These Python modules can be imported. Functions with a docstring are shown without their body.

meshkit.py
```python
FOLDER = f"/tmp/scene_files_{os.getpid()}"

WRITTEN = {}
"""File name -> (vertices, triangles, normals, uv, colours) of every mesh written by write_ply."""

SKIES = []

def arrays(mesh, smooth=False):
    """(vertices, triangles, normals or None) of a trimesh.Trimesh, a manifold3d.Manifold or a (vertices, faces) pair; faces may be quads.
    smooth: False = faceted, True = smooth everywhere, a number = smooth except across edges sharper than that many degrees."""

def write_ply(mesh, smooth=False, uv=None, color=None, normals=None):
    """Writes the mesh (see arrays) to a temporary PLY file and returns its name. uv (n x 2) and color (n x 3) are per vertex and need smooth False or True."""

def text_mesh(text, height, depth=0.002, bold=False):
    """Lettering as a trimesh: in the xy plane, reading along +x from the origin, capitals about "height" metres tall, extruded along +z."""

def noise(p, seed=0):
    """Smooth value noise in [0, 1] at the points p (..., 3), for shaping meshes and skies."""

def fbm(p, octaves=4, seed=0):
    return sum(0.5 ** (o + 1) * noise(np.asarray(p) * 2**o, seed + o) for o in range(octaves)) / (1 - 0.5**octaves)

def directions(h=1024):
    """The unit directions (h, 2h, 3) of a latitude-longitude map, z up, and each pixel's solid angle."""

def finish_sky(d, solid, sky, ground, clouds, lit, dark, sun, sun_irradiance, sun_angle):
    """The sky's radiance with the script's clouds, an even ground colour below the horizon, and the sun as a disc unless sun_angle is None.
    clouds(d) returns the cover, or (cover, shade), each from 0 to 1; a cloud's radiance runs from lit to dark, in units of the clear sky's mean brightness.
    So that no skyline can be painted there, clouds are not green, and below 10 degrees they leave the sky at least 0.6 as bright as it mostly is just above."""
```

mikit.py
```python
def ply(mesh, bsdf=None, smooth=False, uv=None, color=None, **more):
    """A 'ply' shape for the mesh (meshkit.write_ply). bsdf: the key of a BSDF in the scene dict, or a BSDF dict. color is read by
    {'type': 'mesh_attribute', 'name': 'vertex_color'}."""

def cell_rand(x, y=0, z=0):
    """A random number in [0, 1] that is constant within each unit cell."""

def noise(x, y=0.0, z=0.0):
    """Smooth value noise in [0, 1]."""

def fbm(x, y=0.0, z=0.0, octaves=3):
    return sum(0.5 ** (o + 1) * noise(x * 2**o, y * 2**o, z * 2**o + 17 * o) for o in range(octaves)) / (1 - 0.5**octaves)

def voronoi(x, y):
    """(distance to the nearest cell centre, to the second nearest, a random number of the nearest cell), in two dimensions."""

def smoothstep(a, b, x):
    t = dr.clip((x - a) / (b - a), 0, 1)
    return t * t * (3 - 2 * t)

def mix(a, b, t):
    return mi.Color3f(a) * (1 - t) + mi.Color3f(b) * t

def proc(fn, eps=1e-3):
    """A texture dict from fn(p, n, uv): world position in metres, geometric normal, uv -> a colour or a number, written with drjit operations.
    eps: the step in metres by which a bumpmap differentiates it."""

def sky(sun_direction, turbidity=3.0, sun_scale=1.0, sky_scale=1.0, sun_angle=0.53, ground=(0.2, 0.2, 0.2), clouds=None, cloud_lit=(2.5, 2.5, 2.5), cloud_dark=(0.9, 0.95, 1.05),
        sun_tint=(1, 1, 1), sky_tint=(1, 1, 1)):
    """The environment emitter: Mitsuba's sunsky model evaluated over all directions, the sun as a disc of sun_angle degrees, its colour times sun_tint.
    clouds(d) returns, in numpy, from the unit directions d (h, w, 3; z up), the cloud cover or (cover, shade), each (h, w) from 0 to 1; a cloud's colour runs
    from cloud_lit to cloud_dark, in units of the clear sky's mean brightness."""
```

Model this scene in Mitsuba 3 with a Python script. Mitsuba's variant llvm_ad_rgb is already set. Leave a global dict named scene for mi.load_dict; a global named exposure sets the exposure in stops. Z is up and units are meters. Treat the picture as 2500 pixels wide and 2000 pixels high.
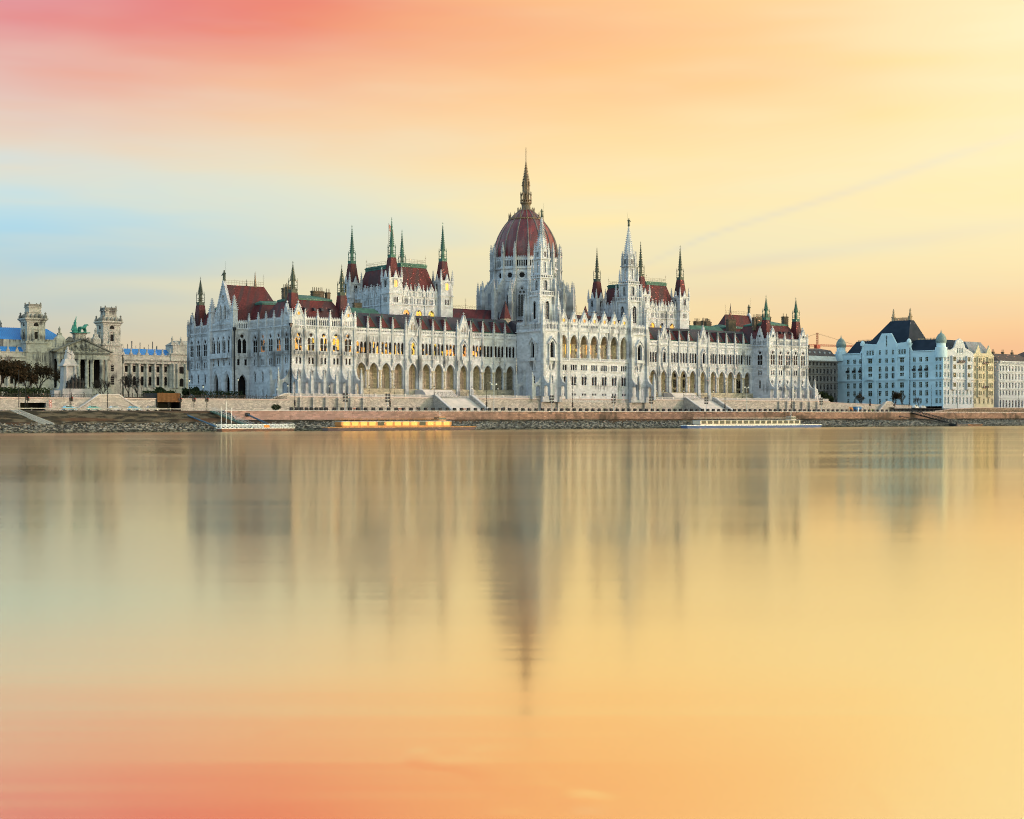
import math, random
import numpy as np, trimesh, drjit as dr, mitsuba as mi
import mikit, meshkit
from shapely.geometry import Polygon, box as sbox
from shapely.ops import unary_union
T = mi.ScalarTransform4f
random.seed(7); rng = np.random.default_rng(7)
scene, labels = {}, {}

# ---------------------------------------------------------------- camera
HEAD = math.radians(37.5)
FWD = (math.sin(HEAD), math.cos(HEAD)); RGT = (math.cos(HEAD), -math.sin(HEAD))
EYE = (-387.1, -456.2, 5.0)
scene['camera'] = {'type': 'perspective', 'fov': 2 * math.degrees(math.atan(1250 / 3600)), 'fov_axis': 'x', 'near_clip': 0.5, 'far_clip': 20000.0,
    'principal_point_offset_y': -14.6 / 2000,
    'to_world': T().look_at(origin=EYE, target=[EYE[0] + FWD[0], EYE[1] + FWD[1], EYE[2]], up=[0, 0, 1])}

# ---------------------------------------------------------------- sky: a sunset veil, pink in the north and high up, gold towards the south
from scipy.interpolate import RegularGridInterpolator
V_AZ = [-180, -120, -70, -38, -19, -10, 0, 10, 19, 38, 70, 120, 180]       # degrees from the street across the river
V_EL = [-90, 0, 1.8, 3.5, 6, 8, 10, 12.6, 15.7, 22, 35, 60, 90]
COVER = [[.20, .12, .20, .55, .66, .60, .70, .88, .92, .92, .9, .7, .20]] * 3 + [
    [.18, .10, .10, .20, .26, .48, .66, .80, .86, .92, .9, .7, .18], [.15, .08, .05, .02, .0, .30, .68, .71, .75, .82, .85, .7, .15],
    [.14, .06, .05, .06, .10, .44, .71, .72, .74, .80, .85, .7, .14], [.14, .08, .06, .30, .58, .72, .84, .85, .74, .80, .8, .7, .14],
    [.14, .08, .08, .45, .86, .93, .97, .97, .78, .82, .8, .7, .14], [.14, .08, .08, .50, .88, .97, 1.0, .98, .80, .84, .8, .7, .14],
    [.14, .08, .10, .45, .80, .86, .88, .88, .80, .82, .8, .6, .14], [.14, .10, .12, .30, .48, .55, .60, .64, .66, .68, .65, .5, .14],
    [.20, .18, .20, .25, .30, .35, .38, .40, .42, .42, .40, .3, .20], [.28] * 13]
SHADE = [[.30, .30, .30, .30, .28, .12, .14, .36, .50, .48, .38, .30, .30]] * 3 + [
    [.25, .25, .20, .10, .07, .02, .02, .16, .34, .34, .28, .25, .25], [.25, .25, .20, .15, .10, .02, .0, .0, .02, .05, .15, .2, .25],
    [.25, .25, .25, .15, .05, .0, .0, .0, .0, .03, .12, .2, .25], [.3, .3, .35, .42, .40, .24, .16, .10, .0, .03, .12, .2, .3],
    [.35, .4, .55, .8, .84, .60, .38, .27, .04, .05, .15, .25, .35], [.4, .45, .65, .95, 1.0, .80, .50, .32, .06, .08, .18, .28, .4],
    [.4, .45, .6, .8, .85, .70, .52, .38, .15, .12, .2, .3, .4], [.4, .4, .5, .55, .55, .5, .45, .38, .3, .25, .28, .3, .4],
    [.38] * 13, [.38] * 13]
VEIL = [RegularGridInterpolator((V_EL, V_AZ), np.array(t, float), method='linear') for t in (COVER, SHADE)]
def veil(d):
    az = np.degrees(np.arctan2(d[..., 0] * RGT[0] + d[..., 1] * RGT[1], d[..., 0] * FWD[0] + d[..., 1] * FWD[1]))
    el = np.degrees(np.arcsin(np.clip(d[..., 2], -1, 1)))
    st = lambda a, b, x: (lambda t: t * t * (3 - 2 * t))(np.clip((x - a) / (b - a), 0, 1))
    n1 = meshkit.fbm(np.stack([az * .05 + el * .05, el * .20, 0 * az], -1), 3, 3) - .5
    n2 = meshkit.fbm(np.stack([az * .10 - el * .08, el * .62, 0 * az + 5], -1), 4, 9) - .5
    n3 = meshkit.fbm(np.stack([az * .16 + el * .05, el * 1.6, 0 * az + 9], -1), 3, 4) - .5
    out = []
    for da in (-3, 0, 3):                                   # blur the coarse table a little, then let the noise drag it about
        for de in (-.8, 0, .8):
            q = np.stack([np.clip(el + de + 1.6 * n1 + .5 * n2, -90, 90), np.clip(az + da + 7 * n1, -180, 180)], -1)
            out.append([v(q) for v in VEIL])
    cover, shade = np.mean(out, 0)
    rays = 0.0
    for az0, el0, s, w, k in ((4.4, 5.9, .31, .10, .20), (5.6, 5.3, .135, .2, .16), (5, 4.55, .02, .4, .08), (8, 3.9, .03, .3, .07)):      # old contrails drifting
        c = np.abs(el - (el0 + s * (az - az0) - .0012 * (az - az0) ** 2 - (.55 if s > .3 else .0) * st(9, 3, az)) + .30 * n2) / (w * (1 + .05 * np.maximum(az - az0, 0)))
        rays = rays + np.exp(-c * c) * st(az0 - 1.5, az0 + 3, az) * st(26, 11, az) * k * (.5 + 1.0 * (n3 + .5))
    wisp = np.maximum(n3 + .6 * n2, 0) * st(1, 5, el)
    return np.clip(cover + .30 * n2 * st(-.1, .6, 1 - cover) + .10 * n3 * st(1, 5, el) + .10 * wisp * (1 - cover) * 2 - .55 * rays, 0, 1), np.clip(shade * (1 + .25 * n2) + .08 * n2 * st(3, 9, el) + .07 * n3 * st(2, 7, el) - .10 * wisp + .5 * rays, 0, 1)

exposure = 3.0                                             # the photograph is exposed for a low evening light
SUN = np.array([math.sin(math.radians(42)), -math.cos(math.radians(42)), math.tan(math.radians(11))])
scene['sky'] = mikit.sky(SUN, turbidity=10, sun_scale=1.4, sky_scale=1.0, sun_angle=3.0, ground=(.1, .1, .1), clouds=veil,
    cloud_lit=(.905, .680, .275), cloud_dark=(.63, .092, .112), sun_tint=(1.0, 1.22, 2.6), sky_tint=(1.72, 2.72, 2.98))

# ---------------------------------------------------------------- materials
def rgb(*c): return {'type': 'rgb', 'value': list(c)}
def mat(name, color, rough=.8, metal=0., spec=.3, bump=None, **kw):
    b = {'type': 'principled', 'base_color': color if isinstance(color, dict) else rgb(*color), 'roughness': rough, 'metallic': metal, 'specular': spec, **kw}
    if bump: b = {'type': 'bumpmap', 'tex': mikit.proc(bump[0]), 'scale': bump[1], 'bsdf': b}
    scene[name] = {'type': 'twosided', 'bsdf': b}
def diff(name, color):
    scene[name] = {'type': 'twosided', 'bsdf': {'type': 'diffuse', 'reflectance': color if isinstance(color, dict) else rgb(*color)}}
mx, ss = mikit.mix, mikit.smoothstep
def stone_fn(a, b, soot, k=1.0):
    def fn(p, n, uv):
        h = p.x + .83 * p.y
        v = mikit.fbm(h * .35, p.z * .35, p.y * .2)
        c = mx(a, b, v)
        row = dr.floor(p.z / .62); blk = mikit.cell_rand(dr.floor(h / 1.3 + .5 * row), row, 3)
        c = c * (.84 + .26 * blk)
        st = mikit.fbm(h * 1.9, p.z * .16, 2.0) * mikit.noise(h * .21, p.z * .30, 9.0)
        return mx(c, soot, ss(.24, .62, st) * k)
    return mikit.proc(fn)
def ashlar_fn(a, b, joint, dirt, bw, bh, stain=.6):
    def fn(p, n, uv):
        h = p.x + p.y
        row = dr.floor(p.z / bh); q = h / bw + .5 * (row - 2 * dr.floor(row / 2)) + .3 * mikit.cell_rand(row, 1, 1)
        r = mikit.cell_rand(dr.floor(q), row, 5); r2 = mikit.cell_rand(dr.floor(q), row, 8)
        c = mx(a, b, r) * (.72 + .5 * r2)
        fq, fz = q - dr.floor(q), p.z / bh - row
        edge = dr.minimum(dr.minimum(fq, 1 - fq) * bw, dr.minimum(fz, 1 - fz) * bh)
        c = mx(joint, c, ss(.01, .05, edge))
        d = mikit.fbm(h * .09, p.z * .25, 4.0) * .7 + mikit.noise(h * .9, p.z * .3, 1.0) * .3
        return mx(c, dirt, ss(.42, .78, d) * stain)
    return mikit.proc(fn)
def var_fn(a, b, k, kz=None, oct=3):
    kz = kz or k
    return mikit.proc(lambda p, n, uv: mx(a, b, ss(.25, .75, mikit.fbm(p.x * k, p.y * k, p.z * kz, oct))))
diff('stone', stone_fn((.60, .61, .66), (.47, .485, .53), (.19, .195, .215), .8))
diff('stone_carved_shade', stone_fn((.53, .545, .585), (.37, .385, .42), (.15, .15, .16), .9))  # greyer carved stone; its darkness also paints shade onto buttresses and piers
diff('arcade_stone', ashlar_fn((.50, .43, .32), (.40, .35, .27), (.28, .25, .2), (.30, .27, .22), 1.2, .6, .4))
diff('bank_wall', ashlar_fn((.54, .48, .43), (.42, .385, .36), (.30, .26, .22), (.40, .37, .34), .95, .42, .55))
diff('coping', var_fn((.60, .46, .42), (.48, .40, .37), .5))
diff('balustrade_stone', var_fn((.60, .56, .55), (.49, .47, .48), .6))
def quay_fn():
    south = ashlar_fn((.34, .21, .165), (.24, .16, .13), (.12, .09, .075), (.075, .06, .05), 1.5, .55, .95); north = ashlar_fn((.44, .27, .235), (.36, .245, .22), (.30, .22, .2), (.30, .20, .18), 1.5, .55, .5)
    a, b = mikit._FUNCTIONS[south['fn']], mikit._FUNCTIONS[north['fn']]
    return mikit.proc(lambda p, n, uv: mx(b(p, n, uv), a(p, n, uv), ss(-125., -20., p.x + 30 * mikit.noise(p.x * .06, 1., 1.))))
diff('quay_brick', quay_fn())
def tile_fn(p, n, uv):
    h = p.x - p.y
    row = dr.floor(p.z / .35)
    r = mikit.cell_rand(dr.floor(h / .5 + .5 * row), row, 2)
    c = mx((.125, .026, .028), (.070, .018, .022), mikit.fbm(h * .25, p.z * .3, 1.0)) * (.82 + .36 * r)
    return mx(c, (.045, .030, .036), ss(.42, .7, mikit.fbm(h * .6, p.z * .12, 6.0)) * .75)
mat('roof_tile', mikit.proc(tile_fn), .6, spec=.2)
mat('copper_green', var_fn((.055, .15, .115), (.035, .09, .08), .6, .25), .6)
mat('copper_dark', var_fn((.040, .060, .050), (.085, .10, .075), .7, .2), .6)
mat('roof_dark', var_fn((.030, .032, .045), (.060, .045, .055), .4), .55)
mat('lantern_metal', var_fn((.20, .13, .08), (.11, .09, .07), .9, .3), .55)
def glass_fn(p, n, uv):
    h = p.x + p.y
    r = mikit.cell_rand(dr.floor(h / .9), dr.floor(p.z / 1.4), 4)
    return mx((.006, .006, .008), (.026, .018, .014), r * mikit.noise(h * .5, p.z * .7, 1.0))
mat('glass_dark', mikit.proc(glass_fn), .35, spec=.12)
# what lit windows give off: (radiance, share of the panes that are bright)
GLOW, GLOW_FULL, GLOW_DIM = ((.22, .095, .012), .17), ((.17, .085, .012), 1.), ((.07, .024, .005), .2)
mat('oak_door', var_fn((.20, .055, .02), (.12, .035, .015), 1.5), .5)
mat('iron_black', (.012, .012, .014), .5)
mat('pipe_dark', (.015, .018, .024), .5)

# ---------------------------------------------------------------- mesh helpers
def frame(ox, oy, deg=0., mirror=False):
    """local (u along the wall, w outwards, z up) to the world; mirror swaps left and right about x = 0"""
    a = math.radians(deg)
    A = np.array([[math.cos(a), math.sin(a), 0], [math.sin(a), -math.cos(a), 0], [0, 0, 1.0]]); o = np.array([ox, oy, 0.0])
    if mirror: A = np.diag([-1., 1, 1]) @ A; o = o * [-1, 1, 1]
    return A, o
WORLD = (np.eye(3), np.zeros(3))
BOXF = np.array([[0, 2, 1], [0, 3, 2], [4, 5, 6], [4, 6, 7], [0, 1, 5], [0, 5, 4], [1, 2, 6], [1, 6, 5], [2, 3, 7], [2, 7, 6], [3, 0, 4], [3, 4, 7]])
def arch(uc, hw, z0, zs, zt, n=5):
    h = zt - zs
    if h < hw * .98: arc = [(uc + hw * math.cos(t), zs + h * math.sin(t)) for t in np.linspace(0, math.pi, 2 * n + 1)]
    else:
        R = (h * h + hw * hw) / (2 * hw); am = math.acos((R - hw) / R)
        r = [(uc + hw - R + R * math.cos(t), zs + R * math.sin(t)) for t in np.linspace(0, am, n + 1)]
        arc = r + [(2 * uc - x, z) for x, z in r[-2::-1]]
    return [(uc - hw, z0), (uc + hw, z0)] + arc
def rect(u0, u1, z0, z1): return [(u0, z0), (u1, z0), (u1, z1), (u0, z1)]
def circ(uc, zc, r, n=12, r2=None, ph=0): return [(uc + (r if i % 2 == 0 or r2 is None else r2) * math.cos(ph + 2 * math.pi * i / n), zc + (r if i % 2 == 0 or r2 is None else r2) * math.sin(ph + 2 * math.pi * i / n)) for i in range(n)]
class MB:
    def __init__(s, F=WORLD): s.V, s.Fc, s.n, s.F = [], [], 0, F
    def add(s, v, f, flip=False):
        A, o = s.F
        v = np.asarray(v, float) @ A.T + o; f = np.asarray(f)
        if (np.linalg.det(A) < 0) != flip: f = f[:, ::-1]
        s.V.append(v); s.Fc.append(f + s.n); s.n += len(v); return s
    def hexa(s, b, t): return s.add(np.array(list(b) + list(t), float), BOXF)
    def box(s, u0, u1, w0, w1, z0, z1): return s.hexa([(u0, w0, z0), (u1, w0, z0), (u1, w1, z0), (u0, w1, z0)], [(u0, w0, z1), (u1, w0, z1), (u1, w1, z1), (u0, w1, z1)])
    def cbox(s, u, w, z0, z1, hu, hw=None): hw = hu if hw is None else hw; return s.box(u - hu, u + hu, w - hw, w + hw, z0, z1)
    def frust(s, u, w, z0, z1, a0, b0, a1, b1): return s.hexa([(u - a0, w - b0, z0), (u + a0, w - b0, z0), (u + a0, w + b0, z0), (u - a0, w + b0, z0)], [(u - a1, w - b1, z1), (u + a1, w - b1, z1), (u + a1, w + b1, z1), (u - a1, w + b1, z1)])
    def lathe(s, u, w, prof, n=8, rot=.0):
        ang = rot + np.arange(n) * 2 * math.pi / n
        v = [(u + r * math.cos(a), w + r * math.sin(a), z) for r, z in prof for a in ang]
        f = []
        for k in range(len(prof) - 1):
            for i in range(n):
                j = (i + 1) % n; a, b, c, d = k * n + i, k * n + j, (k + 1) * n + j, (k + 1) * n + i
                f += [(a, b, c), (a, c, d)]
        f += [(0, i + 1, i) for i in range(1, n - 1)]
        e = (len(prof) - 1) * n
        f += [(e, e + i, e + i + 1) for i in range(1, n - 1)]
        return s.add(v, f)
    def _ext(s, poly, fn, d, flip):
        for g in (poly.geoms if hasattr(poly, 'geoms') else [poly]):
            if g.is_empty or g.area < 1e-4 or g.geom_type != 'Polygon': continue
            m = trimesh.creation.extrude_polygon(g, d, engine='earcut')
            s.add(fn(np.array(m.vertices)), np.array(m.faces), flip)
        return s
    def wall(s, outer, holes, w0, w1):
        p = (outer if hasattr(outer, 'area') else Polygon(outer))
        if holes: p = p.difference(unary_union([h if hasattr(h, 'area') else Polygon(h).buffer(0) for h in holes]))
        return s._ext(p, lambda v: np.c_[v[:, 0], w0 + v[:, 2], v[:, 1]], w1 - w0, True)
    def side(s, poly, u0, u1, holes=()):
        p = Polygon(poly)
        if holes: p = p.difference(unary_union([Polygon(h) for h in holes]))
        return s._ext(p, lambda v: np.c_[u0 + v[:, 2], v[:, 0], v[:, 1]], u1 - u0, False)
    def plan(s, poly, z0, z1): return s._ext(poly if hasattr(poly, 'area') else Polygon(poly), lambda v: np.c_[v[:, 0], v[:, 1], z0 + v[:, 2]], z1 - z0, False)
    def tube(s, p, q, r, n=5, r2=None):
        p, q = np.asarray(p, float), np.asarray(q, float); r2 = r if r2 is None else r2
        t = q - p; t = t / (np.linalg.norm(t) + 1e-9)
        a = np.cross(t, [0, 0, 1.] if abs(t[2]) < .9 else [1., 0, 0]); a /= np.linalg.norm(a); b = np.cross(t, a)
        an = np.arange(n) * 2 * math.pi / n
        ring = np.cos(an)[:, None] * a + np.sin(an)[:, None] * b
        v = np.vstack([p + r * ring, q + r2 * ring])
        f = [(i, (i + 1) % n, n + (i + 1) % n) for i in range(n)] + [(i, n + (i + 1) % n, n + i) for i in range(n)]
        f += [(0, i + 1, i) for i in range(1, n - 1)] + [(n, n + i, n + i + 1) for i in range(1, n - 1)]
        return s.add(v, f)
    def pinn(s, u, w, z0, z1, zt, h, cr=3):
        """a stone pinnacle: shaft, collar, crocketed pyramid and finial"""
        s.cbox(u, w, z0, z1, h); s.frust(u, w, z1, z1 + .25, h * 1.35, h * 1.35, h * 1.1, h * 1.1)
        s.frust(u, w, z1 + .25, zt, h * .95, h * .95, .04, .04)
        for k in range(cr):
            t = (k + .6) / (cr + .8); r = h * .95 * (1 - t) + .04; z = z1 + .25 + (zt - z1 - .25) * t; b = .13 * h + .04
            for a, c in ((1, 1), (1, -1), (-1, 1), (-1, -1)): s.cbox(u + a * (r + b * .6), w + c * (r + b * .6), z, z + 1.6 * b, b)
        s.cbox(u, w, zt - .25, zt, .14 + .05 * h); return s
    def spire(s, u, w, z0, z1, r0, r1, n=8, lev=12, b=.16):
        """a steep octagonal spire with crockets up its edges"""
        s.lathe(u, w, [(r0, z0), (r1, z1)], n, math.pi / n)
        for k in range(lev):
            t = (k + .5) / lev; r = r0 + (r1 - r0) * t; z = z0 + (z1 - z0) * t; c = b * (1 - .6 * t)
            for i in range(n):
                a = math.pi / n + 2 * math.pi * i / n; s.cbox(u + (r + c * .7) * math.cos(a), w + (r + c * .7) * math.sin(a), z, z + 1.5 * c, c)
        return s
    def mesh(s): return trimesh.Trimesh(np.vstack(s.V), np.vstack(s.Fc), process=False)
_next = {}
def newkey(base):
    if base not in _next: _next[base] = 0; return base
    _next[base] += 1; return f'{base}_{_next[base]:03d}'
def part(P, name, mb, bsdf, smooth=False, label=None, glow=None):
    k = newkey(f'{P}__{name}')
    scene[k] = mikit.ply(mb.mesh() if isinstance(mb, MB) else mb, bsdf, smooth)
    if glow is not None: scene[k]['emitter'] = {'type': 'area', 'radiance': glow}
    if label: labels[k] = {'label': label}
    return k
def pane(P, name, F, poly, w, glow):
    """dark glazing of one window; where the room behind is lit, its bright panes are a mesh of their own"""
    poly = poly if hasattr(poly, 'area') else Polygon(poly)
    k = part(P, name, MB(F).wall(poly, [], w, w + .06), 'glass_dark')
    if glow is None: return k
    col, share = glow
    if share < 1:
        a, b, c, d = poly.bounds; cells = []
        for x in np.arange(a, c, .42):
            for z in np.arange(b, d, .55):
                q = meshkit.fbm(np.array([x * .9 + 7.3 * F[1][0], z * .55, 2.]), 2, 5) - .10 * (z - b) / (d - b)
                if q > .64 - .42 * share: cells.append(sbox(x + .03, z + .03, x + .39, z + .52))
        poly = poly.intersection(unary_union(cells)) if cells else None
    if poly is None or poly.area < .05: return k
    mb = MB(F).wall(poly, [], w + .065, w + .085)
    if mb.V: part(P, name + '_light', mb, 'glass_dark', glow=rgb(*[x * float(rng.uniform(.75, 1.2)) for x in col]))
    return k
def thing(name, label, cat, group=None):
    k = newkey(name); labels[k] = {'label': label, 'category': cat}
    if group: labels[k]['group'] = group
    return k
def solo(name, mb, bsdf, label, cat, group=None, smooth=False):
    k = newkey(name); scene[k] = mikit.ply(mb.mesh() if isinstance(mb, MB) else mb, bsdf, smooth)
    labels[k] = {'label': label, 'category': cat}
    if group: labels[k]['group'] = group
    return k
def struct(name, mb, bsdf, kind='structure', smooth=False):
    scene[name] = mikit.ply(mb.mesh() if isinstance(mb, MB) else mb, bsdf, smooth); labels[name] = {'label': name.replace('_', ' '), 'kind': kind}
# ================================================================ setting: river, banks, roads, ground
def wave_fn(p, n, uv):
    a = p.x * RGT[0] + p.y * RGT[1] - (EYE[0] * RGT[0] + EYE[1] * RGT[1]); b = p.x * FWD[0] + p.y * FWD[1] - (EYE[0] * FWD[0] + EYE[1] * FWD[1])
    fine = mikit.noise(a * .12, b * 2.4, 1.0) * .5 + mikit.noise(a * .04, b * .9, 4.0)
    eddy = ss(.66, 1.0, mikit.noise(a * .8 + 4, b * .42, 2.0) * .7 + .3 * mikit.noise(a * 2.1, b * 1.1, 5.0)) * ss(25.5, 18., b)          # slow eddies near the viewer's bank
    return fine * .16 + eddy * .6
def rough_fn(p, n, uv):
    a = p.x * RGT[0] + p.y * RGT[1]; b = p.x * FWD[0] + p.y * FWD[1]
    v = ss(.40, .72, mikit.fbm(a * .010 + 3, b * .075, 2.0, 4))
    near_bank = ss(-140., -46., p.y)
    return .010 + .010 * v + .022 * near_bank
scene['water_mirror'] = {'type': 'bumpmap', 'tex': mikit.proc(wave_fn, 2e-2), 'scale': .02, 'bsdf': {'type': 'roughconductor', 'distribution': 'ggx', 'alpha': mikit.proc(rough_fn), 'specular_reflectance': rgb(1.0, .855, .57)}}
scene['water_body'] = {'type': 'bumpmap', 'tex': mikit.proc(wave_fn, 2e-2), 'scale': .02, 'bsdf': {'type': 'roughplastic', 'distribution': 'ggx', 'alpha': .05, 'int_ior': 3.0, 'diffuse_reflectance': rgb(.46, .36, .46), 'nonlinear': True}}
scene['river_water'] = {'type': 'blendbsdf', 'weight': .10, 'bsdf0': {'type': 'ref', 'id': 'water_mirror'}, 'bsdf1': {'type': 'ref', 'id': 'water_body'}}
QY, QZ, WY, TZ = -24.0, 6.5, -6.0, 12.6          # quay edge, quay level, terrace wall, terrace level
w = MB(); w.plan([(-3000, -1500), (3000, -1500), (3000, -20), (-3000, -20)], -3.0, 0.0); 
struct('water', w, 'river_water')
diff('asphalt', var_fn((.075, .075, .08), (.055, .055, .06), .4))
diff('paving', var_fn((.46, .44, .43), (.36, .35, .35), .35))
diff('soil', var_fn((.10, .095, .075), (.055, .05, .04), .12))
g = MB(); g.plan([(-3000, 120), (3000, 120), (3000, 6000), (-3000, 6000)], 2, 12.55); g.plan([(-3000, -2), (143, -2), (143, 1.9), (212, 1.9), (212, 46), (3000, 46), (3000, 120), (-3000, 120)], 2, 10.4)
struct('ground', g, 'soil')
g = MB(); g.plan([(-2000, QY + .3), (2000, QY + .3), (2000, WY + .2), (-2000, WY + .2)], 1, QZ - .05)
struct('quay_road', g, 'asphalt')
# the bank: rough slope under the quay wall, brick wall to the south, earth slope to the north
def slope_mesh(x0, x1, prof, nx, amp, seed):
    xs = np.linspace(x0, x1, nx); pr = np.array(prof); t = np.linspace(0, 1, 14); tt = np.linspace(0, 1, len(pr))
    yy, zz = np.interp(t, tt, pr[:, 0]), np.interp(t, tt, pr[:, 1])
    X, J = np.meshgrid(xs, np.arange(14)); Y, Z = yy[J], zz[J]
    nz = meshkit.fbm(np.stack([X * .35, Y * .6, Z * .6], -1), 3, seed) - .5
    Z = Z + amp * nz * np.clip(np.minimum(J, 13 - J), 0, 2) / 2
    v = np.stack([X, Y, Z], -1).reshape(-1, 3); i, j = np.meshgrid(np.arange(13), np.arange(nx - 1), indexing='ij')
    a = i * nx + j; q = np.stack([a, a + nx, a + nx + 1, a + 1], -1).reshape(-1, 4)
    return trimesh.Trimesh(v, np.vstack([q[:, [0, 1, 2]], q[:, [0, 2, 3]]]), process=False)
def bank_fn(p, n, uv):
    v = mikit.fbm(p.x * .35, p.z * 1.6 + p.y * .5, 3.0); u = mikit.noise(p.x * .05, p.z * .8, 7.0)
    c = mx((.035, .032, .026), (.11, .092, .066), ss(.38, .7, v))
    return mx(c, (.10, .055, .035), ss(.6, .85, u) * .6)
diff('bank_earth', mikit.proc(bank_fn))
struct('river_bank', trimesh.util.concatenate([slope_mesh(-900, -170, [(QY + .6, QZ), (-26.5, 4.6), (-29.5, 2.6), (-36.5, -.6)], 420, .9, 1), slope_mesh(-170, 900, [(QY - .1, 3.6), (-27.0, 2.6), (-31.0, 1.2), (-36.5, -.6)], 420, .7, 2)]), 'bank_earth')
# loose stones along the water line: nobody could count them
def rocks(n, x0, x1):
    base = trimesh.creation.icosphere(subdivisions=0); bv, bf = np.array(base.vertices), np.array(base.faces)
    xs = rng.uniform(x0, x1, n); t = rng.beta(1.6, 1.1, n)
    y = np.where(xs < -165, -29.0 - 7.5 * t, -26.2 - 10.0 * t); z = np.where(xs < -165, 2.75 - 3.0 * t, 2.95 - 3.2 * t)
    sz = rng.uniform(.16, .52, (n, 1, 3)) * np.array([1.25, 1, .75]); jit = rng.uniform(.75, 1.25, (n, 12, 1))
    th = rng.uniform(0, 6.28, n); c, s = np.cos(th), np.sin(th)
    v = bv[None] * jit * sz; v = np.stack([v[..., 0] * c[:, None] - v[..., 1] * s[:, None], v[..., 0] * s[:, None] + v[..., 1] * c[:, None], v[..., 2]], -1) + np.stack([xs, y, z], -1)[:, None]
    return trimesh.Trimesh(v.reshape(-1, 3), (bf[None] + 12 * np.arange(n)[:, None, None]).reshape(-1, 3), process=False)
diff('rock', mikit.proc(lambda p, n, uv: mx((.06, .06, .056), (.32, .30, .26), ss(.3, .85, mikit.noise(p.x * 1.7, p.y * 1.7, p.z * 1.7))) * mx((.55, .55, .5), (1, 1, 1), ss(.2, 1.4, p.z + .5 * mikit.noise(p.x * .3, 1.0, 2.0)))))
struct('bank_rocks', rocks(26000, -330, 420), 'rock', 'stuff')

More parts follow.
